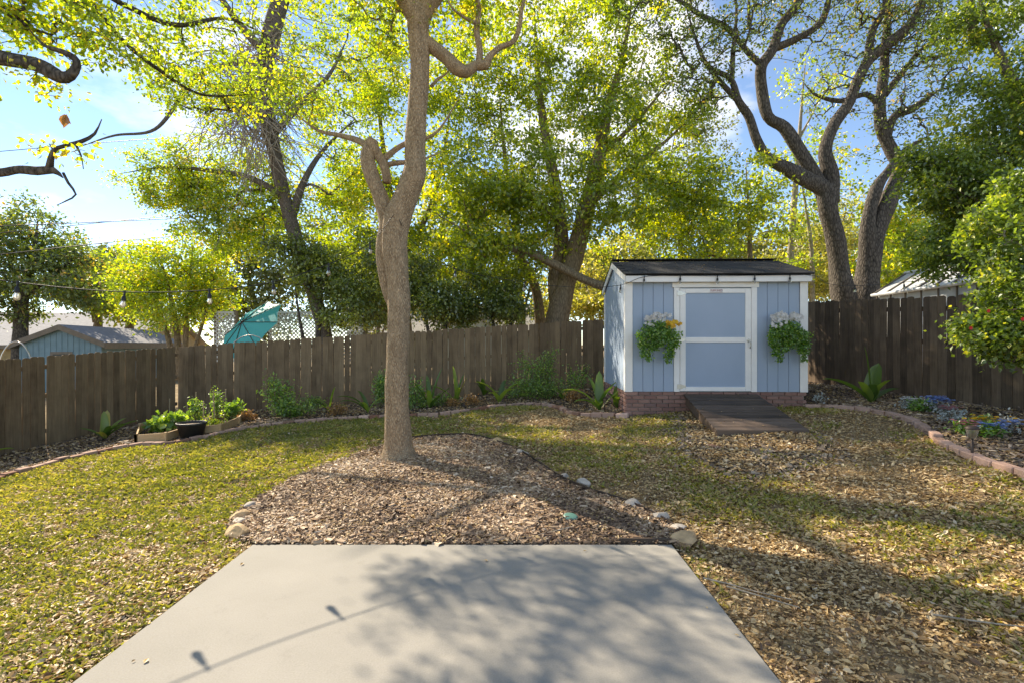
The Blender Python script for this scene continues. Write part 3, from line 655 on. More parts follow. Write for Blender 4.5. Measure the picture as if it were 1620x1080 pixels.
# big vine-draped tree behind the back fence, left
def dry_vines(cx, cy, Y, n, spread):
    def f(tb):
        for k in range(n):
            p = P(cx+random.gauss(0, spread), cy+random.gauss(0, spread*1.6), Y+random.gauss(0, .4)); ln = random.uniform(.6, 2.2); a = random.uniform(0, 6.28)
            d = np.array([math.cos(a)*.7, .3*math.sin(a), random.uniform(-1.0, .25)]); pts = [p]
            for s_ in range(6): d = d+rng.normal(0, .22, 3); pts.append(pts[-1]+d*ln/6)
            tb.tube(pts, np.linspace(.016, .005, 7), 4, False)
    return f
tree('vine_tree', 'tall leaning tree draped in dry vines behind the lattice panels', (*P(517, 540, 15.2)[:2], float(H(-5.5, 15.2))),
     [[(522, 620, 15.2, 24), (515, 535, 15.2, 23), (498, 470, 15.2, 21), (470, 385, 15, 20), (452, 320, 14.8, 20), (435, 245, 14.6, 22), (420, 170, 14.4, 26), (417, 110, 14.2, 26), (430, 50, 14, 26), (448, -10, 14, 24), (470, -90, 14, 16)],
      [(418, 120, 14.2, 18), (385, 100, 14.0, 10), (330, 112, 13.8, 8), (290, 150, 13.6, 7), (245, 205, 13.4, 5), (180, 215, 13.2, 4), (120, 235, 13, 2)],
      [(430, 215, 14.5, 14), (470, 170, 14.6, 10), (520, 120, 14.8, 7), (550, 60, 15, 5)],
      [(425, 190, 14.5, 14), (370, 160, 14, 9), (310, 120, 13.5, 7), (240, 90, 13, 5), (180, 60, 12.6, 3)],
      [(460, 350, 14.9, 14), (480, 290, 14.8, 11), (510, 240, 15, 8), (560, 190, 15, 6)],
      [(450, 310, 14.8, 11), (390, 280, 15.2, 9), (330, 270, 15.6, 7), (260, 265, 16, 5), (190, 275, 16.2, 3)],
      [(425, 90, 14, 16), (380, 40, 13.6, 11), (330, -30, 13, 8), (280, -90, 12.6, 5)]],
     [(320, 280, 16, 150, 70, 1.0, 2.8), (430, 330, 15.6, 120, 80, 1.2, 2.6), (500, 170, 15.8, 90, 130, 1.4, 1.5), (285, 300, 16.4, 80, 40, 1, 1.2), (365, 370, 16, 90, 50, 1.0, 1.6), (590, 90, 16.5, 60, 110, 1.4, 1.4), (520, 20, 15.5, 100, 70, 1.5, 1.0), (560, 300, 16, 60, 80, 1, 1.2)],
     700, 36, None, 'leaf_lime', M['bark_grey'], lsize=.082, clump=.40, tip_r=.005, sides=12, extra=dry_vines(405, 140, 14.0, 620, 30))

# tree outside the frame on the left whose limbs hang into view
ot = np.array([-6.6, 4.4])
def ow(l): return np.array([[*P(x, y, Y), w/2/FPX*Y] for (x, y, Y, w) in l])
tree('overhanging_oak', 'oak limbs hanging into view at the upper corner above the wires', (*ot, float(H(*ot))),
     [[(-420, 905, 4.6, 70), (-400, 700, 4.6, 58), (-390, 500, 4.6, 52), (-370, 300, 4.6, 48), (-330, 160, 4.7, 42), (-220, 90, 4.8, 34), (-100, 85, 4.9, 28), (-30, 88, 5, 24), (20, 96, 5, 22), (60, 104, 5, 21), (95, 122, 5, 20), (112, 120, 5, 16), (122, 104, 5, 12), (117, 92, 5, 10), (98, 82, 5, 8), (70, 72, 5, 6), (40, 40, 5, 4)],
      [(-372, 420, 4.6, 36), (-250, 330, 4.8, 22), (-120, 285, 4.9, 16), (-40, 272, 5, 13), (0, 274, 5, 13), (30, 269, 5, 12), (60, 271, 5, 13), (85, 270, 5, 13), (100, 282, 5, 5)],
      [(78, 268, 5, 11), (84, 240, 5, 7), (100, 232, 5, 6), (130, 224, 5, 6), (150, 212, 5, 5), (161, 189, 5, 2)],
      [(100, 274, 5, 4), (108, 290, 5, 4), (120, 308, 5, 3), (105, 318, 5, 3), (90, 325, 5, 2)], [(84, 238, 5, 4), (78, 228, 5, 2)], [(118, 226, 5, 4), (128, 246, 5, 3), (132, 268, 5, 2)],
      [(-330, 160, 4.7, 34), (-240, 40, 5, 26), (-120, -40, 5.2, 18), (0, -60, 5.4, 13), (110, -40, 5.6, 9), (200, 10, 6.4, 8), (280, 40, 7.2, 7), (360, 30, 8, 5), (430, 60, 8.6, 3)], [(110, -40, 5.6, 8), (190, 60, 6.4, 6), (250, 110, 7.2, 6), (320, 150, 8.2, 5), (400, 150, 9.2, 3)]],
     [(110, 30, 5.4, 130, 55, .9, 2.2), (250, 70, 7.4, 120, 80, 1.0, 2.4), (370, 40, 8.2, 120, 70, 1.0, 1.8), (335, 148, 9.1, 120, 45, .8, 3.4), (0, 30, 5.2, 110, 60, .8, 1.2), (60, 130, 5.1, 30, 12, .3, .16), (-250, 100, 4.8, 170, 140, 1.0, 1.4), (110, 235, 5, 45, 30, .2, .12), (60, -90, 5.5, 200, 70, 1, 1.5), (-350, 330, 4.6, 120, 150, 1, .8)],
     600, 12, None, 'leaf_lime', M['bark_dark'], lsize=.055, clump=.2, tip_r=.0025, sides=14, step=.06, rmax=.02, lw=1.15)
ovr = bpy.data.objects.get('overhanging_oak')
c0 = P(102, 181, 5); 
V, F, r = scatter(np.array([[0, 0, 0], [-.3, .3, .05], [-.33, .62, .1], [0, 1, -.08], [.33, .62, .1], [.3, .3, .05]]), np.array([[0, 3, 2], [0, 2, 1], [0, 5, 4], [0, 4, 3]]), np.array([c0, c0, c0+[.02, 0, 0]]), np.array([[-.25, 0, -1], [.35, .2, -.8], [0, -.2, -1.]]), np.array([[.4, -1, 0], [-.3, -1, 0], [.8, -.6, 0]]), np.array([.11, .10, .15]), np.array([.3, .1, .5]), np.array([.8, .8, .6]))
mk('dry_leaf', V, F, M['leaf_rust'], ovr, rnd=r)

# elms behind the back fence
tree('elm_tree', 'broad bright green elm with leaning forked trunk behind the fence next to the shed', (*P(880, 560, 15.5)[:2], .35),
     [[(868, 600, 15.5, 46), (880, 510, 15.5, 40), (893, 460, 15.5, 34), (910, 400, 15.5, 31), (925, 340, 15.5, 26), (945, 260, 15.6, 22), (960, 180, 15.7, 17), (985, 90, 15.8, 12), (1000, 0, 16, 8)],
      [(885, 500, 15.6, 30), (880, 440, 15.7, 26), (888, 380, 15.8, 22), (880, 300, 16, 18), (860, 200, 16.2, 14), (850, 100, 16.3, 9), (845, 10, 16.4, 6)],
      [(968, 458, 14.8, 15), (930, 445, 14.8, 14), (880, 420, 14.7, 14), (840, 402, 14.6, 12), (800, 390, 14.4, 10), (750, 372, 14.2, 8), (700, 345, 14, 5)],
      [(925, 330, 15.5, 14), (980, 280, 15.2, 11), (1040, 235, 15, 8), (1090, 190, 14.8, 5)],
      [(890, 350, 15.8, 14), (830, 310, 15.6, 10), (780, 280, 15.3, 7), (730, 250, 15, 5)],
      [(945, 250, 15.6, 12), (1000, 200, 15.6, 9), (1060, 130, 15.5, 6)]],
     [(800, 330, 15, 110, 80, 1.6, 2.4), (900, 250, 15.2, 140, 110, 1.8, 2.3), (960, 340, 14.8, 130, 75, 1.6, 1.6), (860, 90, 16, 150, 90, 2, 2.6), (1010, 170, 15.5, 120, 110, 1.8, 2.6), (740, 300, 14.6, 70, 80, 1.3, 1.2), (1080, 300, 14.8, 90, 80, 1.4, 1.0), (980, 20, 16, 140, 70, 2, 1.8), (770, 400, 14.6, 100, 40, 1.2, 1.2)],
     640, 38, None, 'leaf_elm', M['bark_tan'], lsize=.105, clump=.40, tip_r=.006, sides=12)
tree('elm_tree', 'slim elm with thin curved trunk behind the fence over the white gable', (*P(853, 560, 17)[:2], .35),
     [[(860, 590, 17, 17), (854, 505, 17, 16), (848, 460, 17, 15), (834, 425, 17, 13), (822, 400, 17, 12), (815, 340, 17, 11), (800, 260, 17, 9), (790, 150, 17, 6)], [(828, 412, 17, 8), (800, 370, 16.8, 6), (760, 340, 16.6, 4)]],
     [(790, 200, 17, 90, 110, 1.6, 2), (740, 120, 17, 80, 110, 1.6, 1.6), (800, 440, 16.6, 70, 35, 1, .9), (720, 400, 17, 60, 60, 1.2, .8)], 160, 36, None, 'leaf_elm', M['bark_tan'], lsize=.105, clump=.42)
tree('young_elm', 'young yellow-green tree with thin stems rising behind the shed roof', (*P(1185, 560, 15)[:2], .5),
     [[(1190, 560, 15, 9), (1187, 430, 15, 8), (1186, 380, 15, 7), (1184, 330, 15, 6), (1180, 260, 15, 4)], [(1120, 560, 15, 7), (1130, 420, 15, 6), (1118, 350, 15, 5), (1100, 290, 15, 3)]],
     [(1130, 330, 14.6, 90, 70, 1.2, 2), (1190, 330, 14.8, 70, 80, 1.2, 1.6), (1090, 400, 14.6, 70, 45, 1.0, 1), (1060, 350, 14.8, 60, 60, 1, .8)], 150, 30, None, 'leaf_elm', M['bark_tan'], lsize=.10, clump=.36)

tree('elm_tree', 'leafy elm filling the gap behind the forked tan trunk', (*P(640, 560, 18.5)[:2], .2),
     [[(645, 600, 18.5, 20), (642, 500, 18.5, 17), (630, 400, 18.5, 14), (615, 300, 18.5, 11), (600, 180, 18.5, 7), (590, 60, 18.5, 4)], [(634, 420, 18.5, 10), (680, 330, 18.5, 8), (705, 230, 18.5, 6), (715, 120, 18.5, 3)]],
     [(590, 300, 18.5, 70, 80, 1.4, 2), (700, 260, 18.5, 60, 110, 1.4, 2), (600, 150, 18.5, 70, 90, 1.4, 1.6), (560, 400, 18, 70, 50, 1.2, 1.2), (700, 130, 18.5, 50, 80, 1.2, 1), (680, 400, 18, 60, 50, 1.2, 1.2)], 300, 32, None, 'leaf_elm', M['bark_tan'], lsize=.12, clump=.46)
# dark oaks behind the right-hand fence
tree('live_oak', 'dark crooked oak with spreading limbs against blue sky behind the shed roof', (*P(1338, 520, 15.2)[:2], .7),
     [[(1352, 590, 15.2, 46), (1340, 500, 15.2, 40), (1330, 440, 15.2, 32), (1322, 380, 15.2, 29), (1312, 340, 15.2, 29), (1304, 302, 15.2, 27), (1275, 285, 15.1, 24), (1245, 268, 15, 20), (1215, 250, 14.9, 15), (1198, 222, 14.8, 13), (1185, 185, 14.8, 13), (1168, 160, 14.8, 11), (1155, 125, 14.7, 9), (1120, 105, 14.6, 7), (1100, 60, 14.5, 6), (1085, 10, 14.4, 5)],
      [(1305, 310, 15.2, 24), (1285, 272, 15.3, 22), (1262, 235, 15.3, 20), (1240, 202, 15.3, 18), (1215, 185, 15.3, 16), (1205, 140, 15.3, 16), (1205, 105, 15.2, 16), (1222, 80, 15.2, 15), (1236, 40, 15.2, 14), (1262, 5, 15.2, 14), (1280, -50, 15.2, 11)],
      [(1312, 320, 15.2, 26), (1316, 280, 15.2, 22), (1306, 240, 15.2, 19), (1318, 200, 15.2, 17), (1342, 165, 15.2, 17), (1358, 125, 15.2, 16), (1375, 95, 15.2, 16), (1405, 70, 15.1, 16), (1435, 45, 15, 15), (1455, 15, 15, 12), (1475, -40, 15, 9)],
      [(1222, 78, 15.2, 12), (1260, 62, 15.1, 11), (1295, 40, 15, 10), (1310, 5, 15, 11), (1318, -50, 15, 8)],
      [(1372, 98, 15.2, 12), (1380, 50, 15.2, 11), (1398, 15, 15.2, 10), (1402, -40, 15.2, 8)],
      [(1208, 108, 15.2, 11), (1180, 80, 15.2, 9), (1150, 45, 15.1, 9), (1110, 25, 15, 8), (1080, 5, 14.9, 7), (1030, -20, 14.8, 5)],
      [(1168, 160, 14.8, 9), (1140, 130, 14.8, 7), (1112, 95, 14.8, 5), (1095, 45, 14.8, 4)],
      [(1158, 130, 14.7, 8), (1160, 80, 14.7, 7), (1165, 20, 14.7, 5), (1160, -40, 14.7, 4)],
      [(1185, 45, 15, 6), (1185, 0, 15, 6), (1190, -50, 15, 4)]],
     [(1130, 50, 14.7, 110, 70, 1.2, 2.2), (1250, 20, 15.1, 120, 60, 1.3, 1.6), (1420, 20, 15.1, 110, 60, 1.2, 1.6), (1100, 140, 14.6, 60, 60, 1, 1.3), (1330, -40, 15, 140, 60, 1.5, 1.3), (1340, 110, 15.4, 110, 80, 1.0, 1.0), (1050, 20, 14.8, 80, 60, 1, 1.0)],
     720, 8, None, 'leaf_oak', M['bark_dark'], lsize=.08, clump=.34, tip_r=.008, sides=12, bumpy=.12)
tree('live_oak', 'second dark oak with double trunk right beside the crooked oak', (*P(1366, 520, 15.6)[:2], .75),
     [[(1362, 590, 15.6, 50), (1366, 500, 15.6, 42), (1372, 440, 15.6, 34), (1380, 385, 15.6, 30), (1392, 350, 15.6, 27), (1408, 310, 15.6, 26), (1425, 265, 15.6, 22), (1412, 240, 15.6, 20), (1395, 205, 15.6, 17), (1392, 165, 15.6, 15), (1398, 120, 15.6, 13), (1400, 80, 15.6, 12), (1405, 20, 15.6, 11), (1410, -50, 15.6, 8)],
      [(1368, 450, 15.6, 22), (1372, 395, 15.55, 23), (1374, 345, 15.5, 20), (1386, 300, 15.5, 18), (1402, 275, 15.5, 14), (1430, 240, 15.4, 11), (1470, 215, 15.3, 8)],
      [(1402, 220, 15.6, 14), (1415, 185, 15.6, 12), (1445, 172, 15.6, 11), (1468, 155, 15.5, 8), (1490, 140, 15.4, 5)],
      [(1400, 150, 15.6, 11), (1420, 125, 15.6, 9), (1440, 100, 15.6, 7), (1455, 80, 15.6, 6), (1490, 65, 15.5, 5)],
      [(1392, 170, 15.6, 9), (1370, 150, 15.7, 8), (1330, 160, 15.8, 7), (1290, 150, 15.9, 5), (1270, 130, 16, 3)]],
     [(1470, 90, 15.4, 80, 60, 1, 1.2), (1430, 200, 15.6, 60, 60, 1, .7), (1450, 150, 15.2, 80, 70, 1, .7), (1400, -30, 15.4, 110, 60, 1, 1), (1490, 20, 15, 80, 60, 1, 1), (1300, 150, 16.2, 60, 50, .8, .3)],
     480, 6, None, 'leaf_oak', M['bark_dark'], lsize=.08, clump=.34, tip_r=.008, sides=12, bumpy=.12)
tree('bare_tree', 'pale thin-barked tree with sparse yellow leaves between shed roof and crooked oak', (*P(1255, 540, 19)[:2], .6),
     [[(1248, 580, 19, 12), (1250, 420, 19, 11), (1256, 330, 19, 9), (1262, 250, 19, 7), (1268, 170, 19, 5), (1275, 90, 19, 3)], [(1282, 580, 19, 8), (1285, 420, 19, 7), (1275, 330, 19, 5), (1262, 250, 19, 3)], [(1264, 220, 19, 4), (1290, 170, 19, 3), (1310, 110, 19, 2)]],
     [(1270, 250, 19, 70, 50, 1.2, 1.2), (1290, 150, 19, 60, 60, 1.2, .6), (1240, 340, 19, 60, 60, 1.2, 1.4), (1330, 290, 19, 50, 50, 1.2, .8), (1250, 430, 19, 50, 30, 1, .7)], 130, 16, None, 'leaf_lime', M['bark_pale'], lsize=.12, clump=.5, tip_r=.006)

# evergreen mass at the right edge
tree('evergreen_tree', 'dense glossy evergreen filling the right edge above the glasshouse', (10.6, 9.6, .8),
     [[(1720, 640, 9.4, 40), (1700, 480, 9.4, 36), (1680, 350, 9.4, 32), (1650, 240, 9.4, 26), (1610, 150, 9.4, 18), (1570, 60, 9.4, 12), (1540, -30, 9.4, 8)], [(1690, 420, 9.4, 20), (1630, 380, 9.2, 12), (1570, 330, 9, 8), (1510, 300, 9, 5)], [(1660, 270, 9.4, 16), (1590, 240, 9.3, 10), (1520, 250, 9.2, 6), (1470, 262, 9.2, 3)], [(1540, 70, 9.6, 12), (1535, 10, 9.6, 13), (1533, -60, 9.6, 10)]],
     [(1590, 170, 9.4, 80, 90, 1.2, 2.6), (1570, 290, 9.3, 100, 70, 1.1, 2.8), (1620, 380, 9.3, 70, 80, 1.0, 2.0), (1490, 285, 9.4, 55, 45, .8, 1.2), (1700, 250, 9.6, 110, 200, 1.2, 2.0), (1570, 30, 9.5, 80, 50, 1, 1.2), (1500, 390, 9.6, 70, 50, .7, 1.3), (1460, 250, 9.6, 45, 30, .6, .5), (1570, 400, 9.6, 60, 40, .6, 1.2)],
     560, 52, None, 'leaf_ever', M['bark_grey'], lsize=.068, clump=.28, tip_r=.004, sides=10)
tree('flowering_shrub', 'light green shrub with a few red blooms leaning over the blackened fence', (7.35, 6.1, .4),
     [[(1790, 720, 6.1, 22), (1760, 620, 6.1, 18), (1700, 560, 6.1, 12), (1640, 530, 6.2, 8), (1580, 520, 6.3, 5), (1530, 525, 6.4, 3)], [(1750, 600, 6.1, 12), (1690, 480, 6.1, 8), (1640, 420, 6.2, 5), (1600, 370, 6.3, 3)]],
     [(1585, 525, 6.4, 70, 32, .5, 2.0), (1630, 540, 6.3, 60, 40, .5, 1.4), (1620, 440, 6.4, 55, 70, .5, 2.0), (1590, 360, 6.5, 50, 50, .5, 1.0), (1700, 500, 6.2, 80, 90, .6, 1.4), (1610, 320, 6.6, 45, 60, .5, 1.0)],
     260, 40, None, 'leaf_ever', M['bark_pale'], lsize=.055, clump=.19, tip_r=.003, sides=8, cat='shrub', lw=1.25)
fs = bpy.data.objects['flowering_shrub']
for (x, y) in ((1563, 492), (1535, 519), (1617, 505)):
    p = P(x, y, 6.0); n = 7; a = np.arange(n)*2*np.pi/n
    V, F, r = scatter(LEAF, LEAF_F, np.tile(p, (n, 1)), np.c_[np.cos(a), -.4+0*a, np.sin(a)], np.tile([0., -1, .2], (n, 1)), np.full(n, .028), rng.random(n), np.full(n, 1.6)); mk('bloom', V, F, M['berry'], fs)

# dark bushes and small trees just behind the fence, then the far row
tree('crepe_myrtle', 'yellow-green many-stemmed crepe myrtle left of the turquoise umbrella', (*P(280, 580, 18)[:2], -.5),
     [[(285, 600, 18, 10), (280, 530, 18, 9), (270, 470, 18, 7), (255, 410, 18, 4)], [(290, 600, 18, 9), (295, 520, 18, 8), (300, 450, 18, 6), (305, 390, 18, 4)], [(280, 600, 18, 8), (262, 520, 18, 7), (235, 460, 18, 5), (215, 420, 18, 3)], [(290, 600, 18, 8), (318, 520, 18, 6), (335, 450, 18, 4)]],
     [(250, 440, 18, 70, 60, 1.5, 2), (300, 410, 18, 70, 60, 1.4, 2), (220, 470, 18, 45, 40, 1, 1), (330, 470, 18, 40, 45, 1, 1), (290, 500, 17.6, 60, 30, 1, .8)], 250, 34, None, 'leaf_lime', M['bark_tan'], lsize=.10, clump=.42)
for nm, lab, px, base_y, Y, cr, tips in (
    ('evergreen_bush', 'dark glossy bush behind the fence covering the lattice end', 500, 560, 14.6, [(520, 440, 14.8, 60, 55, 1, 2), (560, 480, 14.6, 60, 45, 1, 2), (480, 410, 15, 60, 50, 1, 1.4), (600, 430, 15, 40, 60, 1, 1)], 230),
    ('evergreen_bush', 'dark glossy bush behind the fence beside the white gable', 700, 560, 14.8, [(700, 480, 14.8, 48, 42, 1, 2), (660, 450, 15, 40, 60, 1, 1.5), (735, 495, 14.8, 22, 24, .6, .7)], 190),
    ('evergreen_bush', 'small dark bush behind the fence under the elm boughs', 805, 560, 15, [(800, 490, 15, 45, 22, .8, 1.2), (770, 460, 15.2, 50, 30, .8, 1)], 90)):
    tree(nm, lab, (*P(px, base_y, Y)[:2], .0), [[(px, base_y+60, Y, 12), (px+5, base_y-60, Y, 8), (px+10, base_y-120, Y, 4)], [(px-5, base_y+60, Y, 9), (px-25, base_y-50, Y, 6), (px-35, base_y-120, Y, 3)]], cr, tips, 40, None, 'leaf_dark', M['bark_dark'], lsize=.085, clump=.36, cat='bush')
for nm, lab, px, Y, cr, mat in (('understory_bush', 'yellowish undergrowth between the elm trunks and the shed', 930, 19, [(900, 480, 19, 60, 30, 1, 1), (960, 485, 18, 60, 28, 1, 1), (940, 440, 20, 70, 30, 1, 1)], 'leaf_gold'), ('understory_bush', 'tan undergrowth between the shed roof and the dark oaks', 1240, 20, [(1230, 440, 20, 60, 40, 1, 1), (1290, 440, 20, 50, 40, 1, 1), (1300, 380, 21, 50, 40, 1, .7)], 'leaf_gold'),
    ('understory_bush', 'lime undergrowth behind the dark oaks next to the glasshouse', 1440, 17, [(1420, 430, 17, 60, 40, 1, 1), (1470, 400, 17, 50, 50, 1, 1), (1400, 340, 18, 50, 50, 1, .8)], 'leaf_lime'), ('understory_bush', 'mixed undergrowth behind the fence left of the tan trunk', 590, 19, [(590, 490, 19, 50, 30, 1, 1), (620, 440, 19, 40, 40, 1, 1)], 'leaf_grey')):
    tree(nm, lab, (*P(px, 560, Y)[:2], .2), [[(px, 600, Y, 8), (px+8, 500, Y, 6), (px-10, 430, Y, 3)], [(px, 560, Y, 6), (px+40, 470, Y, 3)]], cr, 130, 26, None, mat, M['bark_pale'], lsize=.12, clump=.45, cat='bush')
tree('live_oak', 'olive green oak far off at the left edge under the wires', (*P(40, 560, 27)[:2], -.6), [[(30, 580, 27, 20), (35, 480, 27, 17), (50, 420, 27, 12), (60, 350, 27, 6)], [(35, 470, 27, 12), (90, 430, 27, 8), (130, 400, 27, 4)]],
     [(30, 380, 27, 70, 70, 3, 2.4), (90, 430, 27, 70, 45, 3, 2), (10, 460, 27, 70, 50, 3, 1.6), (-70, 400, 27, 90, 100, 3, 1.6), (130, 460, 26, 40, 30, 2, .8)], 330, 34, None, 'leaf_oak', M['bark_dark'], lsize=.17, clump=.75, tip_r=.012)
far = [(150, 27+8, 430, 40, 60, 'leaf_far', 'far grey-green tree showing above the pale roof'), (200, 34, 440, 60, 60, 'leaf_lime', 'far yellowish tree behind the crepe myrtle'),
       (400, 30, 420, 110, 110, 'leaf_far', 'far olive tree seen behind the vine-draped trunk'), (570, 32, 380, 100, 130, 'leaf_grey', 'far grey mossy tree seen just left of the forked trunk'),
       (700, 34, 380, 110, 110, 'leaf_gold', 'far golden tree over the white gable house'), (820, 36, 360, 110, 150, 'leaf_far', 'far olive tree behind the slim curved elm'),
       (960, 30, 420, 90, 70, 'leaf_gold', 'far golden tree showing between elm trunk and shed'), (1080, 33, 330, 110, 130, 'leaf_elm', 'far green tree rising behind the shed roof ridge'),
       (1220, 34, 400, 110, 80, 'leaf_gold', 'far tan tree behind the pale thin-barked tree'), (1330, 36, 380, 90, 90, 'leaf_gold', 'far golden brown tree behind the crooked oak trunk'),
       (1440, 28, 390, 90, 80, 'leaf_lime', 'far lime tree behind the glasshouse roof'), (1540, 30, 330, 120, 160, 'leaf_far', 'far olive tree behind the glossy evergreen'), (1010, 40, 170, 160, 150, 'leaf_far', 'tallest far tree behind the elm crowns')]
for (px, Y, py, rx, ry, mat, lab) in far:
    bx = P(px, 560, Y)
    tree('background_tree', lab, (*bx[:2], float(H(bx[0], bx[1]))), [[(px, 590, Y, 14), (px+6, 500, Y, 11), (px-5, py+20, Y, 8), (px+10, py-ry*.6, Y, 3)], [(px, 520, Y, 8), (px+rx*.4, py+10, Y, 4)], [(px, 510, Y, 8), (px-rx*.4, py, Y, 4)]],
         [(px, py, Y, rx*.8, ry*.8, 2.6, 2.4), (px-rx*.5, py+ry*.35, Y, rx*.6, ry*.55, 2.2, 1.4), (px+rx*.5, py+ry*.3, Y, rx*.6, ry*.55, 2.2, 1.4), (px, py+ry*.8, Y-1, rx*.8, ry*.35, 2, 1)], 190, 30, None, mat, M['bark_tan'], lsize=.21, clump=.85, tip_r=.012, sides=7, step=.4, group='trees beyond the neighbours')

# ------------------------------------------------------------------ neighbours
def prism(V, F, name, mat, parent): return mk(name, V, [np.array([f]) for f in F], M[mat], parent)
def gable_house(name, label, p0, d, w, length, ze, zr, zb, wall, roof, trim, over=.35, window=True, cat='house'):
    """p0: middle of the near gable wall; d: ridge direction (xy)"""
    d = unit(np.array(d, float)); s_ = np.array([d[1], -d[0]]); p0 = np.array(p0, float); root = thing(name, label, cat, (*p0, zb))
    Q = lambda u, v, z: (*(p0+d*u+s_*v), z); h = w/2
    V = [Q(0, -h, zb), Q(0, h, zb), Q(0, h, ze), Q(0, 0, zr), Q(0, -h, ze), Q(length, -h, zb), Q(length, h, zb), Q(length, h, ze), Q(length, 0, zr), Q(length, -h, ze)]
    prism(V, [[0, 1, 2, 3, 4], [9, 8, 7, 6, 5], [1, 6, 7, 2], [5, 0, 4, 9]], 'wall', wall, root)
    sl = (zr-ze)/h
    for sg in (-1, 1):
        V = [Q(u, sg*v, zr-sl*v+.05+t) for t in (0, .09) for (u, v) in ((-over, 0), (-over, h+over), (length+over, h+over), (length+over, 0))]
        prism(V, [[0, 1, 2, 3], [7, 6, 5, 4], [0, 4, 5, 1], [1, 5, 6, 2], [2, 6, 7, 3], [3, 7, 4, 0]], 'roof', roof, root)
        V = [Q(u, sg*v, zr-sl*v+t) for u in (-over-.03, -over) for (v, t) in ((0, -.10), (h+over, -.10), (h+over, .13), (0, .13))]
        prism(V, [[0, 1, 2, 3], [7, 6, 5, 4], [0, 4, 5, 1], [1, 5, 6, 2], [2, 6, 7, 3], [3, 7, 4, 0]], 'barge_board', trim, root)
        V = [Q(u, sg*v, zr-sl*(h+over)+t) for u in (-over, length+over) for (v, t) in ((h+over, -.14), (h+over+.04, -.14), (h+over+.04, .12), (h+over, .12))]
        prism(V, [[0, 1, 2, 3], [7, 6, 5, 4], [0, 4, 5, 1], [1, 5, 6, 2], [2, 6, 7, 3], [3, 7, 4, 0]], 'fascia', trim, root)
    return root, Q
hp = P(97, 545, 22)[:2]
hr, Q = gable_house('neighbour_outbuilding', 'blue-grey gabled outbuilding with grey shingle roof beyond the fence', hp, (-2.0, 8), 3.0, 8.5, 1.55, 2.22, -.8, 'nb_blue', 'nb_roof', 'nb_trim', .2, cat='outbuilding')
for k in range(15):
    v = -1.46+k*.208; zt_ = 1.55+.67*(1-abs(v)/1.5)
    V = [Q(u, v+t, z) for u in (-.02, 0) for (t, z) in ((0, -.8), (.03, -.8), (.03, zt_), (0, zt_))]; prism(V, [[0, 1, 2, 3], [0, 4, 5, 1], [1, 5, 6, 2], [2, 6, 7, 3], [3, 7, 4, 0]], 'batten', 'nb_blue', hr)
V = [Q(u, v, z) for u in (-.05, 0) for (v, z) in ((-.38, .4), (.42, .4), (.42, 1.2), (-.38, 1.2))]; wf = prism(V, [[0, 1, 2, 3], [0, 4, 5, 1], [1, 5, 6, 2], [2, 6, 7, 3], [3, 7, 4, 0]], 'window_frame', 'nb_trim', hr)
V = [Q(-.06, v, z) for (v, z) in ((-.28, .5), (.32, .5), (.32, 1.1), (-.28, 1.1))]; prism(V, [[0, 1, 2, 3]], 'pane', 'win', wf)
gable_house('neighbour_house', 'long house with sunlit pale roof behind the blue-grey outbuilding', P(-90, 545, 40)[:2]+[0, 0], (1, .06), 9, 17, 1.6, 3.9, -1, 'nb_tan', 'nb_light', 'nb_trim', .5)
wh, Q = gable_house('neighbour_house', 'cream gabled house with grey roof behind the dark bush', P(752, 545, 30)[:2], (-.12, 1), 3.4, 9, 2.25, 3.35, 0, 'nb_cream', 'nb_light', 'nb_cream', .25)
gable_house('neighbour_house', 'low house with a pale grey roof glimpsed through the elm boughs', P(585, 545, 40)[:2], (1, .02), 8, 14, 2.4, 4.5, 0, 'nb_cream', 'nb_light', 'nb_trim', .4)
# glasshouse beyond the right-hand fence
gh = thing('glasshouse', 'small greenhouse with grey ribbed roof beyond the blackened fence', 'greenhouse', (10.1, 14.0, .6))
def ghq(y, x, z): return (x, y, z)
ya, yb = 14.2, 9.6; xe, xr, xf, zE, zR = 10.1, 10.9, 11.7, 2.93, 3.45
n = 9; w = (ya-yb)/n
for k in range(n):
    y0, y1 = ya-k*w-.02, ya-(k+1)*w+.02
    prism([(xe, y0, .5), (xe, y1, .5), (xe, y1, zE-.08), (xe, y0, zE-.08), (xe+.02, y0, .5), (xe+.02, y1, .5), (xe+.02, y1, zE-.08), (xe+.02, y0, zE-.08)], [[3, 2, 1, 0], [4, 5, 6, 7], [0, 4, 7, 3], [1, 2, 6, 5]], 'wall_panel', 'poly', gh)
    for (xa, za, xb, zb_) in ((xe-.1, zE-.05, xr, zR), (xf+.1, zE-.05, xr, zR)):
        prism([(xa, y0, za), (xa, y1, za), (xb, y1, zb_), (xb, y0, zb_), (xa, y0, za-.015), (xa, y1, za-.015), (xb, y1, zb_-.015), (xb, y0, zb_-.015)], [[0, 1, 2, 3], [7, 6, 5, 4], [0, 4, 5, 1], [3, 2, 6, 7]], 'roof_panel', 'poly', gh)
for k in range(n+1):
    y0 = ya-k*w; b = MB(); b.tube([(xe-.01, y0, .5), (xe-.01, y0, zE-.03)], .022, 6); b.tube([(xe-.12, y0, zE-.04), (xr, y0, zR+.02)], .022, 6); b.tube([(xr, y0, zR+.02), (xf+.12, y0, zE-.04)], .022, 6); b.build('rib', M['nb_trim'], gh)
for nm, x, z, r in (('gutter', xe-.12, zE-.07, .045), ('ridge_beam', xr, zR+.03, .04), ('gutter', xf+.12, zE-.07, .045)):
    b = MB(); b.tube([(x, ya+.05, z), (x, yb-.05, z)], r, 8); b.build(nm, M['poly'], gh)
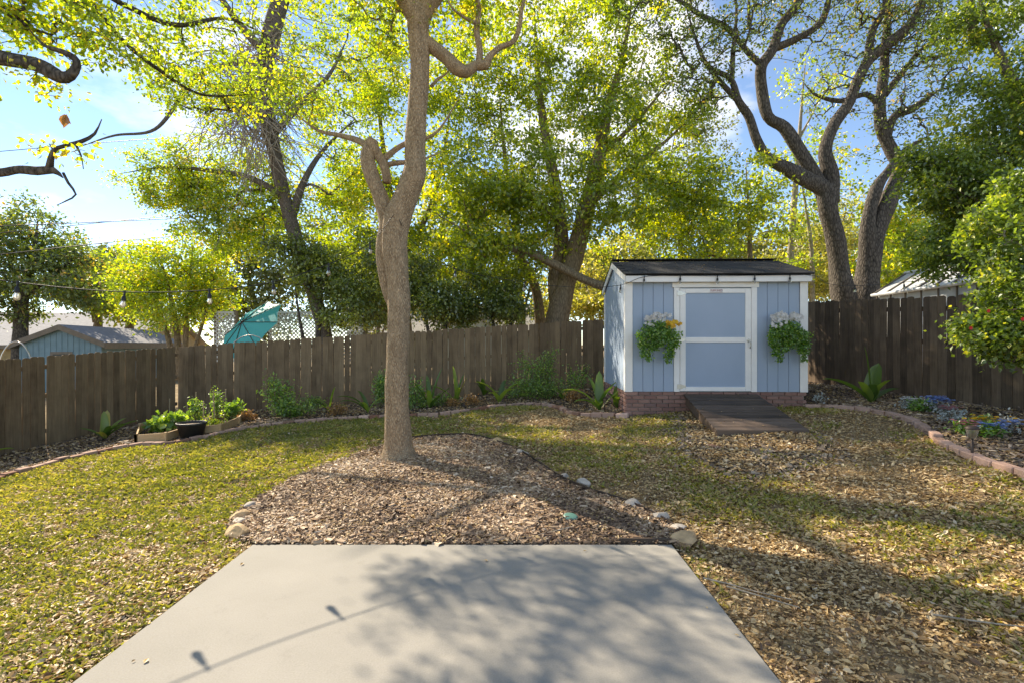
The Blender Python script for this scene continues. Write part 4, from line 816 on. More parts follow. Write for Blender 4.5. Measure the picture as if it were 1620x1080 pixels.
prism([(xe, ya, .5), (xf, ya, .5), (xf, ya, zE), (xr, ya, zR), (xe, ya, zE)], [[0, 1, 2, 3, 4]], 'end_wall', 'poly', gh)
prism([(xf, ya, .5), (xf, yb, .5), (xf, yb, zE), (xf, ya, zE)], [[0, 1, 2, 3]], 'back_wall', 'poly', gh)
# turquoise umbrella, lattice, garden hoops
um_c = P(383, 510, 16.2); um = thing('patio_umbrella', 'tilted turquoise patio umbrella above the back fence corner', 'umbrella', (*um_c[:2], -.45))
axis = Vector((-.42, -.66, .62)).normalized(); Rq = axis.to_track_quat('Z', 'Y').to_matrix(); Rn = np.array(Rq)
n = 8; rad, hgt = 1.25, .34; rim = np.array([[rad*math.cos(a), rad*math.sin(a), -hgt] for a in np.arange(n)*2*np.pi/n+.2]); apex = np.array([0, 0, 0.])
V = [um_c+Rn@apex]; 
for r_ in rim: V.append(um_c+Rn@r_)
for k in range(n): V.append(um_c+Rn@((rim[k]+rim[(k+1) % n])/2*np.array([.93, .93, .97])))
F = []
for k in range(n): F += [[0, 1+k, 1+n+k], [0, 1+n+k, 1+(k+1) % n]]
mk('canopy', V, np.array(F), M['teal'], um, rnd=np.linspace(0, 1, len(F)))
for k in range(n):
    b = MB(); b.tube([um_c+Rn@np.array([0, 0, .015]), um_c+Rn@(rim[k]*1.01+[0, 0, .015])], .012, 5); b.build('rib', M['darkmetal'], um)
b = MB(); b.tube([um_c+Rn@np.array([0, 0, .08]), um_c+Rn@np.array([0, 0, -.5]), np.array([um_c[0]+.3, um_c[1]+.35, -.45])], .02, 8); b.build('pole', M['darkmetal'], um)
for lab, xa, xb, Y in (('white diagonal lattice panel between the umbrella and the leaning trunk', 425, 500, 18.2), ('white diagonal lattice panel behind the leaning trunk', 502, 575, 18.3), ('narrow white lattice panel left of the turquoise umbrella', 340, 372, 18.0)):
    A0, A1 = P(xa, 545, Y), P(xb, 545, Y); Lw = A1[0]-A0[0]; z0, z1 = .9, CAM_Z+(CY-495)/FPX*Y; root = thing('lattice_panel', lab, 'lattice', (A0[0], Y, -.45)); hh = z1-z0
    for sgn in (1, -1):
        for k in np.arange(-hh, Lw, .135):
            # a 45 degree slat clipped to the panel
            a, c = (k, 0.), (k+hh, hh); t0 = max(0, -k); t1 = min(hh, Lw-k)
            if t1-t0 < .05: continue
            x0, x1 = k+t0, k+t1; za, zc = (t0, t1) if sgn > 0 else (hh-t0, hh-t1); y = Y+(.006 if sgn > 0 else -.006); e = .027
            V = [(A0[0]+x+dx, y+dy, z0+z) for dy in (-.005, .005) for (x, z, dx) in ((x0, za, -e), (x0, za, e), (x1, zc, e), (x1, zc, -e))]
            mk('slat', V, np.array([[0, 1, 2, 3], [7, 6, 5, 4], [0, 4, 5, 1], [1, 5, 6, 2], [2, 6, 7, 3], [3, 7, 4, 0]]), M['lattice'], root)
    for x in (A0[0], A1[0]): b = MB(); b.box(x-.05, x+.05, Y+.02, Y+.12, -.6, z1+.08); b.build('post', M['nb_trim'], root)
    b = MB(); b.box(A0[0]+.05, A1[0]-.05, Y-.03, Y+.02, z1-.02, z1+.05); b.build('top_rail', M['lattice'], root)
def hoop(name, label, x0, x1, ytop, Y, rad=.014, n=3):
    root = thing(name, label, 'garden hoop', (*P((x0+x1)/2, 560, Y)[:2], -.6))
    for k in range(n):
        yy = Y+k*.35; c = P((x0+x1)/2, ytop, yy); w = (x1-x0)/2/FPX*yy; a = np.linspace(0, np.pi, 18); hz = c[2]+.6
        b = MB(); b.tube(np.c_[c[0]+np.cos(a)*w, np.full(18, yy), -.6+np.sin(a)**.7*hz], rad, 6); b.build('hoop', M['metal'], root, True)
hoop('trellis_hoops', 'thin metal arch frame in front of the tan house wall', -10, 60, 540, 13.4)
hoop('trellis_hoops', 'pale bent hoops in front of the turquoise umbrella', 343, 448, 530, 14.6)

# ------------------------------------------------------------------ wires and string lights
for lab, pts in (('lowest overhead wire crossing the sky at the left edge', [(-200, 425, 17), (0, 403, 18), (210, 380, 20), (420, 362, 22), (600, 352, 24)]), ('upper of the two wires above the far olive oak', [(-200, 366, 19), (0, 358, 20), (215, 349, 22), (420, 338, 24)]), ('faint highest wire ending behind the bare limb', [(-200, 255, 24), (0, 240, 25), (160, 226, 27), (420, 208, 29)]), ('thin wire just above the olive oak crown', [(-200, 386, 22), (0, 369, 23), (215, 347, 25), (420, 330, 27)])):
    w = spline([P(*p) for p in pts], .8); b = MB(); b.tube(w, .018, 5); o = b.build('utility_wire', M['black'], None, True); tag(o, lab, 'wire', 'overhead wires')
socket_b = MB().lathe([(0, .005), (.008, .0), (.010, -.035), (.019, -.045), (.023, -.085), (.024, -.092), (.0, -.092)], sides=12)
bulb_b = MB().lathe([(.013, -.090), (.020, -.100), (.029, -.120), (.031, -.138), (.026, -.158), (.014, -.170), (.0, -.173)], sides=14)
me_s = socket_b.mesh('socket', M['black'], True); me_b = bulb_b.mesh('bulb', M['glass'], True)
fil_b = MB().lathe([(0, -.095), (.006, -.1), (.006, -.14), (0, -.142)], sides=6).mesh('filament', M['metal'])
def string(label, pts, bulbs, sag=0):
    """cable through world points, bulbs at given cable points"""
    w = spline(pts, .08); root = thing('string_lights', label, 'string lights', w[0]); b = MB(); b.tube(w, .0045, 5); b.build('cable', M['black'], root, True)
    for q in bulbs:
        q = np.array(q); i = int(np.argmin(np.sum((w-q)**2, 1))); c = w[i]
        b = MB(); b.tube([c+[0, 0, .012], c-[0, 0, .02]], .009, 6); so = link('socket', me_s, root, tuple(c-[0, 0, .006]-np.array(root.location)), (random.gauss(0, .06), random.gauss(0, .06), 0)); so.scale = (.75,)*3
        link('bulb', me_b, so); link('filament', fil_b, so)
        b.build('drop', M['black'], root)
    return root
sa = [P(-420, 330, 2.6), P(-150, 415, 3.2), P(28, 447, 3.8), P(197, 462, 4.3), P(331, 459, 4.8), P(432, 446, 5.3), P(520, 418, 5.9), P(585, 385, 6.4), P(622, 341, Yt-.2)]
string('string of clear bulbs drooping from the forked tree toward the left edge', sa, [sa[1]*.5+sa[2]*.5, sa[2], sa[3], sa[4], sa[5], sa[6], sa[7]])
R2 = Matrix.Rotation(-.031, 4, 'Z')
def shp(lx, ly, z): return np.array(R2@Vector((lx, ly, 0))+Vector((1.936, 8.80, z)))
sb = [P(632, 348, Yt-.22), P(648, 378, Yt+.1), P(720, 425, Yt+.6), P(830, 447, Yt+1.0), P(920, 455, 8.5), shp(-.12, -.16, 2.50), shp(.28, -.15, 2.64), shp(.88, -.15, 2.655), shp(1.5, -.15, 2.65), shp(2.12, -.15, 2.655), shp(2.7, -.15, 2.66), shp(3.12, -.15, 2.64), P(1310, 449, 9.3), P(1353, 452, 9.3), P(1430, 447, 9.2), P(1517, 433, 9.0), P(1600, 405, 8.8), P(1680, 370, 8.7)]
string('string of clear bulbs running from the forked tree along the shed eave and onward', sb, [sb[2], sb[3], sb[5], sb[6], sb[7], sb[8], sb[9], sb[10], sb[13], sb[14], sb[15]])

# ------------------------------------------------------------------ brick edging
def edging(label, pts, mat, ln=.2, first_mat=None):
    w = spline(np.array(pts), .02); seg = np.concatenate([[0], np.cumsum(np.linalg.norm(np.diff(w[:, :2], axis=0), axis=1))])
    root = thing('brick_edging', label, 'edging', w[0])
    mA = MB().bbox(-ln/2+.003, ln/2-.003, -.05, .05, -.06, .055, .008); meA = mA.mesh('brick', mat); meB = mA.mesh('brick', first_mat or mat)
    d = ln/2
    while d < seg[-1]:
        p = np.array([np.interp(d, seg, w[:, k]) for k in range(3)]); q = np.array([np.interp(d+.05, seg, w[:, k]) for k in range(3)])
        z = float(H(p[0], p[1])); yaw = math.atan2(q[1]-p[1], q[0]-p[0]); sl2 = math.atan2(float(H(q[0], q[1]))-z, .05)
        link('brick', meB if random.random() < .25 else meA, root, (p[0]-w[0][0]+random.gauss(0, .006), p[1]-w[0][1]+random.gauss(0, .006), z-w[0][2]+.02+random.gauss(0, .006)), (random.gauss(0, .05), -sl2+random.gauss(0, .025), yaw+random.gauss(0, .035)))
        d += ln+random.choice([.002, .004, .008, .015])
edging('long curved row of weathered bricks bordering the bed along the back fence', left_edge, M['brick_edge'], .215, M['brick_red'])
edging('curved row of pinkish bricks bordering the bed between shed and blackened fence', right_edge, M['brick_edge'], .235)
p = G(1131, 712); o = MB().bbox(-.1, .1, -.04, .04, -.03, .04, .006).build('loose_brick', M['brick_red']); o.location = (p[0], p[1], p[2]+.02); o.rotation_euler = (.05, 0, 1.9); tag(o, 'single red brick sunk in the lawn at the foot of the ramp', 'brick')

# ------------------------------------------------------------------ rocks round the island, edging strip, valve cover
def rock_mesh(seed, r, mat, flat=.6):
    g = np.random.default_rng(seed); import bmesh
    bm = bmesh.new(); bmesh.ops.create_icosphere(bm, subdivisions=3, radius=1); V = np.array([v.co[:] for v in bm.verts]); 
    pl = unit(g.normal(size=(9, 3)))
    for n_ in pl:
        lim = g.uniform(.55, .85); d = V@n_; V = V-np.maximum(d-lim, 0)[:, None]*n_
    V += g.normal(0, .012, V.shape); V *= np.array([r*g.uniform(.8, 1.3), r*g.uniform(.6, .9), r*flat])
    for v, c in zip(bm.verts, V): v.co = c
    me = bpy.data.meshes.new('rock'); bm.to_mesh(me); bm.free(); me.materials.append(mat); return me
RK = [((1081, 863), .085, 'rock_tan', 'large tan rock at the patio corner touching the slab'), ((1088, 853), .065, 'rock_tan', 'upright pale rock just behind the patio corner rock'),
      ((375, 850), .095, 'rock_tan', 'tan rock beside the patio at the left end of the island'), ((376, 833), .075, 'rock', 'white rock second from the patio on the grassy island edge'), ((384, 822), .09, 'rock_tan', 'orange-faced flat rock third from the patio on the grassy island edge'), ((398, 806), .07, 'rock', 'grey slab fourth from the patio on the grassy island edge'),
      ((1070, 842), .06, 'rock', 'pale rock on the island rim nearest the corner rocks'), ((1042, 824), .075, 'rock', 'knobbly pale rock on the shaded island rim'), ((1003, 803), .07, 'rock', 'long grey rock midway along the shaded island rim'), ((957, 783), .05, 'rock_tan', 'small tan rock midway along the shaded island rim'), ((922, 769), .075, 'rock', 'squared grey rock on the shaded island rim above the valve cover'), ((893, 757), .05, 'rock', 'small grey rock on the island rim toward the shed'), ((826, 720), .07, 'rock', 'rounded white rock on the island rim right of the trunk'), ((788, 702), .08, 'rock_tan', 'flat tan rock at the back of the island right of the trunk'), ((736, 690), .05, 'rock_tan', 'small reddish rock at the very back of the island')]
for k, (pp, r, mt, lab) in enumerate(RK):
    q = G(*pp); o = link('rock', rock_mesh(40+k, r*1.3, M[mt]), None, (q[0], q[1], q[2]+r*.42), (random.gauss(0, .2), random.gauss(0, .2), random.uniform(0, 6))); tag(o, lab, 'rock', 'rocks edging the mulch island')
q = spline(np.array([[*G(*p)] for p in [(650, 696), (700, 692), (745, 692), (790, 704), (830, 723), (880, 757), (930, 781), (990, 801), (1040, 825), (1080, 850)]]), .06)
q[:, 2] = H(q[:, 0], q[:, 1]); t = unit(np.gradient(q, axis=0)); nn = np.c_[-t[:, 1], t[:, 0], 0*t[:, 0]]; V = np.vstack([q+nn*.006-[0, 0, .06], q-nn*.006-[0, 0, .06], q-nn*.006+[0, 0, .07], q+nn*.006+[0, 0, .07]]); n = len(q); i = np.arange(n-1)
o = mk('edging_strip', V, [np.stack([i+a*n, i+1+a*n, i+1+c*n, i+c*n], -1) for a, c in ((0, 1), (1, 2), (2, 3), (3, 0))], M['darkmetal']); tag(o, 'thin dark edging strip along the shaded rim of the island', 'edging')
b = MB(); b.bbox(.80, 1.18, 3.875, 3.90, -.06, .035, .004); tag(b.build('edging_board', M['ramp']), 'short dark board between mulch and slab by the corner rocks', 'board')
q = G(902, 829); o = MB().lathe([(0, .045), (.04, .045), (.052, .04), (.056, .03), (.056, -.05), (0, -.05)], sides=20).build('valve_cover', M['cap_green'], None, True); o.location = q+[0, 0, .035]; o.rotation_euler = (.16, .08, 0); o.scale = (1.15, 1.15, 1); tag(o, 'round green valve cover lying in the mulch', 'valve cover')
# fallen sticks
for k, (px, py, a, ln) in enumerate([(1180, 945, .6, .5), (1205, 958, .7, .4), (880, 850, 2.6, .35), (1560, 1000, .3, .45), (1000, 857, 2.9, .3)]):
    q = G(px, py)+[0, 0, .05]; pts = [q+np.array([math.cos(a)*s_*ln, -math.sin(a)*s_*ln, .008*random.random()]) for s_ in (-.5, -.2, .1, .5)]
    pts = np.array(pts); b = MB(); b.tube(pts, np.linspace(.006, .003, 4), 5); tag(b.build('fallen_stick', M['twig_dry']), ['pale dry stick lying nearest the slab edge on the leaf litter', 'pale dry stick just beyond the first on the leaf litter', 'thin stick in the mulch below the valve cover', 'stick among leaves near the lower corner', 'thin stick on mulch against the slab edge'][k], 'stick', 'fallen sticks')

# ------------------------------------------------------------------ bed plants
def strap_plant(label, base, leaves, mat='strap', name='strap_leaf_plant'):
    root = thing(name, label, 'plant', base)
    for (yaw, ln, wd, lean, curl, *mm) in leaves:
        ln *= 1.3; wd *= 1.25
        n = 9; s_ = np.linspace(0, 1, n); th = lean+curl*s_**1.5       # angle from vertical
        dx = np.cumsum(np.sin(th))*ln/n; dz = np.cumsum(np.cos(th))*ln/n; dx -= dx[0]; dz -= dz[0]
        w_ = wd*np.clip(np.minimum(s_*3.2+.18, 1), 0, 1)*np.sqrt(np.clip(1-s_**3.2, 0, 1)); c, s2 = math.cos(yaw), math.sin(yaw)
        P_ = np.c_[dx*c, dx*s2, dz]; side = np.array([-s2, c, 0]); up = np.c_[-np.cos(th)*c, -np.cos(th)*s2, np.sin(th)]
        V = np.vstack([P_-side*w_[:, None]/2+up*(w_*.22)[:, None], P_, P_+side*w_[:, None]/2+up*(w_*.22)[:, None]])+np.array(base); i = np.arange(n-1)
        F = np.vstack([np.stack([i+a*n, i+1+a*n, i+1+(a+1)*n, i+(a+1)*n], -1) for a in (0, 1)])
        mk('leaf', V, F, M[mm[0] if mm else mat], root, True, rnd=np.full(len(F), random.random()))
    return root
def rl(n, ln, wd, lean=(.1, .9), curl=(.2, 1.3)): return [(k*2*np.pi/n+random.gauss(0, .4), ln*random.uniform(.6, 1.1), wd*random.uniform(.8, 1.15), random.uniform(*lean), random.uniform(*curl)) for k in range(n)]
def bb(px, py): q = G(px, py); return q+[0, 0, .03]
strap_plant('broad-leaved plant with one half-yellow upright leaf beside the planter boxes', bb(166, 697), [(2.4, .5, .12, .1, .25), (2.0, .52, .14, .18, .2, 'strap_yellow'), (0, .5, .1, .5, 1.0), (.4, .6, .1, .7, .7), (3.4, .45, .08, .8, .6), (-.6, .4, .09, .4, .9), (-1.5, .26, .1, .5, .9, 'strap_yellow'), (1.2, .5, .1, .5, .7)])
strap_plant('broad leaf poking in at the left edge of the bed', bb(-45, 735), [(.2, .6, .1, .9, .7), (-.4, .5, .1, .6, .7), (1.5, .5, .1, .5, .6)])
strap_plant('arching strap-leaved plant behind the rusty fern clump by the path light', bb(522, 655), [(3.5, .6, .07, .5, 1.4), (.3, .55, .16, .1, .2), (3.0, .5, .08, .4, 1.2), (0, .4, .07, .6, 1.2), (4.4, .4, .07, .6, 1.3)])
strap_plant('strap-leaved plant with long drooping leaves just left of the tan trunk', bb(582, 655), [(3.3, .75, .08, .5, 1.3), (3.7, .65, .08, .6, 1.2), (2.4, .6, .08, .3, 1.0), (.5, .5, .08, .4, 1.1), (4.6, .5, .08, .5, 1.2)])
strap_plant('upright strap-leaved plant just right of the tan trunk', bb(680, 648), [(.5, .85, .10, .25, .15), (3.4, .7, .1, .4, .4), (4.8, .55, .1, .5, .5), (.0, .6, .09, .6, .4), (2.0, .7, .1, .2, .3), (5.5, .5, .09, .7, .6)])
strap_plant('tall dark strap-leaved plant against the fence with a yellow leaf tip', bb(722, 640), [(2.4, .8, .1, .05, .2), (.4, .65, .11, .15, .3), (3.3, .7, .09, .6, .8), (5.0, .5, .1, .4, .7), (.2, .6, .06, .3, .2, 'strap_yellow')])
strap_plant('dark drooping strap-leaved plant left of the big grey-green shrub', bb(790, 640), [(3.2, .7, .11, .3, 1.2), (.2, .7, .11, .4, 1.1), (5.4, .6, .12, .5, 1.1), (4.2, .5, .11, .5, 1.2), (1.2, .6, .1, .3, .8)])
strap_plant('large fresh green strap-leaved plant beside the shed brick corner', bb(948, 652), [(3.0, .75, .09, .5, 1.3), (3.6, .55, .09, .7, 1.2), (.7, .75, .05, .45, .9), (1.4, .65, .14, .05, .25), (.2, .75, .05, .75, .3), (2.4, .6, .12, .2, .4), (4.6, .4, .09, .5, 1.4), (5.5, .5, .12, .3, .6)])
strap_plant('dark green strap-leaved plant against the fence between the two tan clumps', bb(765, 628), rl(7, .55, .09))
strap_plant('low strap-leaved plant against the fence right of the big grey-green shrub', bb(890, 634), rl(7, .45, .08))
strap_plant('squat broad-leaved plant tucked against the shed brick base', bb(977, 648), [(.3, .35, .14, .3, .7), (2.8, .32, .14, .3, .7), (1.5, .38, .14, .1, .4), (4.6, .3, .13, .4, .8)])
strap_plant('agave-like plant with upright leaf in the bed right of the shed', bb(1378, 640), [(2.6, .85, .08, .05, .1), (.5, .62, .22, .25, .2), (3.2, .85, .13, .8, .7), (.1, .5, .14, .9, .5), (4.2, .4, .14, .5, .5), (5.2, .45, .16, .4, .5), (3.7, .5, .12, .6, .5)])

def leafy(name, label, base, balls, n, lsize, mat, cat='shrub', stems=14, droop=0, lw=1.0):
    """balls: (dx, dy, dz, rx, ry, rz, weight) from base"""
    root = thing(name, label, cat, base); tot = sum(b_[6] for b_ in balls); tb = MB(); pos = []; base = np.array(base)
    for (dx, dy, dz, rx, ry, rz, w) in balls:
        c = base+[dx, dy, dz]; m = max(2, int(stems*w/tot)); k = int(n*w/tot/m)
        for _ in range(m):
            t_ = c+unit(rng.normal(size=3))*np.array([rx, ry, rz])*rng.random()**.4
            mid = base*.5+t_*.5+rng.normal(0, .04, 3)+[0, 0, .05]; pts = spline([base+rng.normal(0, .03, 3)*[1, 1, 0], mid, t_], .06); tb.tube(pts, np.linspace(.006, .002, len(pts)), 4, False)
            f = .35+.65*rng.random(k)**.7; ii = (f*(len(pts)-1)).astype(int); pos.append(pts[ii]+rng.normal(0, .045, (k, 3))*np.array([rx+.1, ry+.1, rz+.1])/.25)
    tb.build('stems', M['bark_tan'], root); pos = np.vstack(pos); pos[:, 2] = np.maximum(pos[:, 2], H(pos[:, 0], pos[:, 1])+.02); k = len(pos)
    V, F, r = scatter(LEAF, LEAF_F, pos, unit(rng.normal(size=(k, 3))+[0, 0, .1-droop]), unit(rng.normal(size=(k, 3))*.7+[0, -.3, 1]), lsize*rng.uniform(.6, 1.3, k), np.clip(rng.normal(.5, .24, k), 0, 1), np.full(k, lw))
    mk('foliage', V, F, M[mat], root, rnd=r); return root
def at(px, py): return bb(px, py)
leafy('leafy_shrub', 'sunlit leafy shrub leaning over the edging behind the planter boxes', at(450, 663), [(-.2, .1, .75, .4, .25, .25, 2), (.0, 0, .45, .5, .3, .28, 2), (.3, -.1, .25, .6, .3, .2, 2.4), (-.35, 0, .9, .22, .2, .15, .8)], 2000, .07, 'leaf_shrub', stems=46)
leafy('leafy_shrub', 'dark leafy shrub hidden partly behind the tan trunk on its left', at(601, 648), [(0, .2, .45, .3, .25, .35, 2), (.1, .2, .8, .2, .2, .2, 1)], 1300, .065, 'leaf_shrub', stems=30)
leafy('leafy_shrub', 'dark leafy shrub hidden partly behind the tan trunk on its right', at(657, 650), [(0, .2, .45, .3, .25, .35, 2), (.15, .3, .25, .35, .2, .2, 1)], 1200, .06, 'leaf_shrub', stems=30)
leafy('leafy_shrub', 'big spreading grey-green shrub in the middle of the back bed', at(856, 634), [(0, 0, .35, .75, .4, .25, 4), (-.15, .2, .95, .5, .25, .25, 1.3), (.25, .2, 1.15, .25, .2, .2, .8), (-.45, .2, 1.1, .15, .15, .3, .4), (-.6, .1, .4, .3, .25, .3, 1.0), (.1, .2, .8, .5, .2, .2, 1.2)], 4200, .055, 'leaf_shrub', stems=100)
leafy('rose_bush', 'sparse upright rose bush near the shed corner', at(915, 632), [(-.18, .1, .6, .13, .1, .25, 1), (.15, .1, .7, .2, .1, .25, 1.3)], 520, .055, 'leaf_shrub', 'rose bush', 14)
for (px, py, s_, lab) in ((392, 668, .9, 'rusty orange dried fern at the end of the planter boxes'), (534, 660, 1.1, 'rusty orange dried fern beside the path light'), (747, 645, 1.0, 'tan dried fern in front of the dark strap-leaved plant'), (716, 645, .6, 'small tan dried clump left of the tan dried fern'), (910, 640, 1.1, 'tan dried fern under the sparse rose bush')):
    leafy('dried_fern', lab, at(px, py), [(0, 0, .16*s_, .24*s_, .18*s_, .14*s_, 1)], 520, .045, 'leaf_rust', 'fern', 34)
leafy('low_groundcover', 'low dark groundcover at the foot of the fence right of the tan trunk', at(700, 645), [(0, .2, .14, .5, .2, .12, 1)], 500, .06, 'leaf_shrub', 'plant', 30)
leafy('low_groundcover', 'low dark groundcover before the fence near the tall dark strap plant', at(815, 632), [(0, .2, .16, .5, .2, .14, 1)], 500, .06, 'leaf_shrub', 'plant', 30)
leafy('low_groundcover', 'low dark groundcover between the sunlit shrub and the path light', at(490, 650), [(0, .2, .2, .4, .2, .16, 1)], 500, .06, 'leaf_shrub', 'plant', 30)
# vegetable patch: boxes, pot, stakes, plants
def plankbox(label, pxs, h):
    root = thing('planter_box', label, 'planter', at(*pxs[0])-[0, 0, .03], 0, 'cedar planter boards')
    q = [at(*p_)-[0, 0, .03] for p_ in pxs]
    for a, c in zip(q[:-1], q[1:]):
        t = unit((c-a)*[1, 1, 0]); nrm = np.array([-t[1], t[0], 0]); 
        V = [p_+nrm*u+[0, 0, z] for p_ in (a+t*.03, c-t*.03) for (u, z) in ((-.012, -.02), (.012, -.02), (.012, h), (-.012, h))]
        mk('board', V, np.array([[0, 1, 2, 3], [7, 6, 5, 4], [0, 4, 5, 1], [1, 5, 6, 2], [2, 6, 7, 3], [3, 7, 4, 0]]), M['cedar'], root)
    for p_ in q: b = MB(); b.bbox(p_[0]-.028, p_[0]+.028, p_[1]-.028, p_[1]+.028, p_[2]-.05, p_[2]+h+.012, .004); b.build('corner_post', M['cedar'], root)
plankbox('cedar planter boards left of the black pot', [(216, 704), (262, 701), (290, 692), (300, 680), (250, 676), (222, 684), (216, 704)], .20)
plankbox('cedar planter boards right of the black pot', [(322, 689), (348, 687), (377, 674), (384, 666), (345, 666), (325, 676), (322, 689)], .20)
q = at(303, 694)-[0, 0, .02]; pot = thing('plant_pot', 'black plastic pot full of bare soil between the planter boxes', 'pot', q)
b = MB(); b.lathe([(0, 0), (.17, 0), (.245, .27), (.262, .275), (.262, .31), (.245, .315), (.235, .29), (.225, .26)], sides=28); b.build('pot_body', M['pot'], pot, True, local=True)
b = MB(); b.lathe([(.236, .255), (.15, .275), (0, .285)], sides=24); b.build('soil', M['mulch'], pot, True, local=True)
SK = [((268, 668), .55, 'leftmost bamboo stake in the vegetable patch'), ((322, 682), .60, 'bamboo stake rising between the pot and the tomato plants'), ((340, 676), .78, 'bamboo stake in the middle of the tomato plants'), ((308, 672), .72, 'dark tipped bamboo stake behind the black pot'), ((336, 668), .62, 'short bamboo stake under the tallest tomato plant'), ((356, 664), .70, 'rightmost leaning bamboo stake in the vegetable patch'), ((296, 668), .4, 'shortest bamboo stake among the squash leaves')]
for (pp, h, lab) in SK:
    q = at(*pp); b = MB(); b.tube([q-[0, 0, .06], q+[random.uniform(-.05, .03), random.uniform(-.03, .03), h]], .012, 7); tag(b.build('garden_stake', M['stake']), lab, 'stake', 'stakes in the vegetable patch')
leafy('tomato_plant', 'tallest staked tomato plant in the vegetable patch', at(340, 672), [(0, 0, .78, .14, .12, .12, 1.4), (.05, 0, .5, .12, .1, .2, .7)], 380, .06, 'leaf_shrub', 'plant', 14)
leafy('tomato_plant', 'bushy staked tomato plant behind the black pot', at(312, 676), [(0, 0, .5, .22, .15, .14, 1.4), (-.12, .1, .62, .14, .1, .1, .7), (0, 0, .25, .2, .12, .14, .8)], 520, .06, 'leaf_shrub', 'plant', 18)
leafy('squash_plant', 'low broad-leaved squash filling the left planter', at(268, 684), [(0, 0, .28, .45, .2, .14, 1), (-.4, -.1, .18, .2, .15, .12, .5), (.25, 0, .35, .25, .15, .12, .6)], 300, .15, 'leaf_shrub', 'plant', 26, lw=1.5)
leafy('pepper_plant', 'low leafy pepper plant at the right end of the planter', at(362, 668), [(0, 0, .3, .25, .15, .14, 1), (.25, 0, .4, .15, .12, .1, .6)], 320, .09, 'leaf_shrub', 'plant', 18, lw=1.3)
leafy('herb_plant', 'bright yellow-green herb at the front of the right planter', at(338, 684), [(0, 0, .2, .22, .12, .1, 1)], 260, .06, 'leaf_lime', 'plant', 14)
# flowers in the right bed
def flowers(name, label, px, py, r, hgt, n, petal, leafm, cat='flowers', extra=None):
    q = at(px, py); root = leafy(name, label, q, [(0, 0, hgt, r, r*.7, hgt*.7, 1)], n, .05, leafm, cat, 26)
    for mt, m_, dx in ([(petal, 30, 0)] if petal else [])+(extra or []):
        c = q+np.c_[rng.normal(0, r*.5, m_)+dx, rng.normal(-.03, r*.4, m_), hgt*1.5+rng.random(m_)*hgt*.8]; ps = np.repeat(c, 5, 0); a = np.tile(np.arange(5)*2*np.pi/5, m_); k = len(ps)
        V, F, r_ = scatter(LEAF, LEAF_F, ps, np.c_[np.cos(a), np.sin(a), .3+0*a], np.tile([0, -.4, 1.], (k, 1)), rng.uniform(.025, .04, k), rng.random(k), np.full(k, 1.7)); mk('blossoms', V, F, M[mt], root, rnd=r_)
flowers('silver_plant', 'small lone silver-leaved plant in the dark mulch beside the shed corner', 1296, 641, .10, .06, 120, None, 'silver_leaf', 'plant')
flowers('flower_clump', 'pale silvery clump at the left end of the blue flowers', 1442, 652, .16, .09, 240, 'white_petal', 'silver_leaf')
flowers('flower_clump', 'bright green leafy clump next to the blue flowers', 1458, 656, .18, .11, 420, None, 'basket_leaf')
flowers('flower_clump', 'blue flower clump near the blackened fence', 1476, 656, .18, .11, 260, 'blue_petal', 'silver_leaf', extra=[('blue_petal', 40, .05)])
flowers('flower_clump', 'dusty pink low clump right of the blue flowers', 1496, 659, .12, .06, 200, 'pink_petal', 'silver_leaf')
flowers('silver_plant', 'white silvery plant between the two flower clusters', 1508, 672, .17, .07, 300, None, 'silver_leaf', 'plant')
flowers('flower_clump', 'green clump with pink blooms behind the path light', 1530, 691, .15, .08, 340, 'pink_petal', 'basket_leaf')
flowers('flower_clump', 'yellow and green flower clump right behind the path light', 1555, 690, .18, .10, 320, 'yellow_petal', 'leaf_shrub')
flowers('flower_clump', 'green clump with pale blue blooms at the right end of the bed', 1566, 697, .17, .08, 380, 'blue_petal', 'basket_leaf')
flowers('flower_clump', 'lavender grey clump trailing behind the pale blue blooms', 1590, 690, .15, .08, 200, 'blue_petal', 'silver_leaf')
# path lights
def path_light(label, px, py, s_=1.0):
    q = at(px, py)-[0, 0, .04]; root = thing('path_light', label, 'path light', q, 0, 'path lights'); root.scale = (s_,)*3
    b = MB(); b.tube([(0, 0, -.05), (0, 0, .24)], .013, 8); b.build('stake', M['darkmetal'], root, True, local=True)
    b = MB(); b.lathe([(.02, .24), (.035, .25), (.055, .33), (.052, .335), (.0, .335)], sides=16); b.build('lens', M['glass'], root, True, local=True)
    b = MB(); b.lathe([(.0, .375), (.04, .37), (.066, .345), (.066, .335), (.0, .335)], sides=18); b.build('cap', M['darkmetal'], root, True, local=True)
path_light('brown path light standing by the brick edging in the flower bed', 1538, 728, 1.0)
path_light('small path light before the rusty fern in the back bed', 513, 664, .75)
path_light('white-headed path light tucked by the strap-leaved plant near the shed', 957, 652, .8)

# ------------------------------------------------------------------ ground cover
yard = [np.array(p_) for p_ in ((-9.6, 1.7), (-9.3, 9.4), (-8.6, 13.2), (2.0, 13.3), (2.0, 8.8), (5.0, 8.7), (5.1, 13.4), (6.5, 13.5), (7.3, 7.6), (7.9, 2.6), (4, 1.4), (-4, 1.4))]
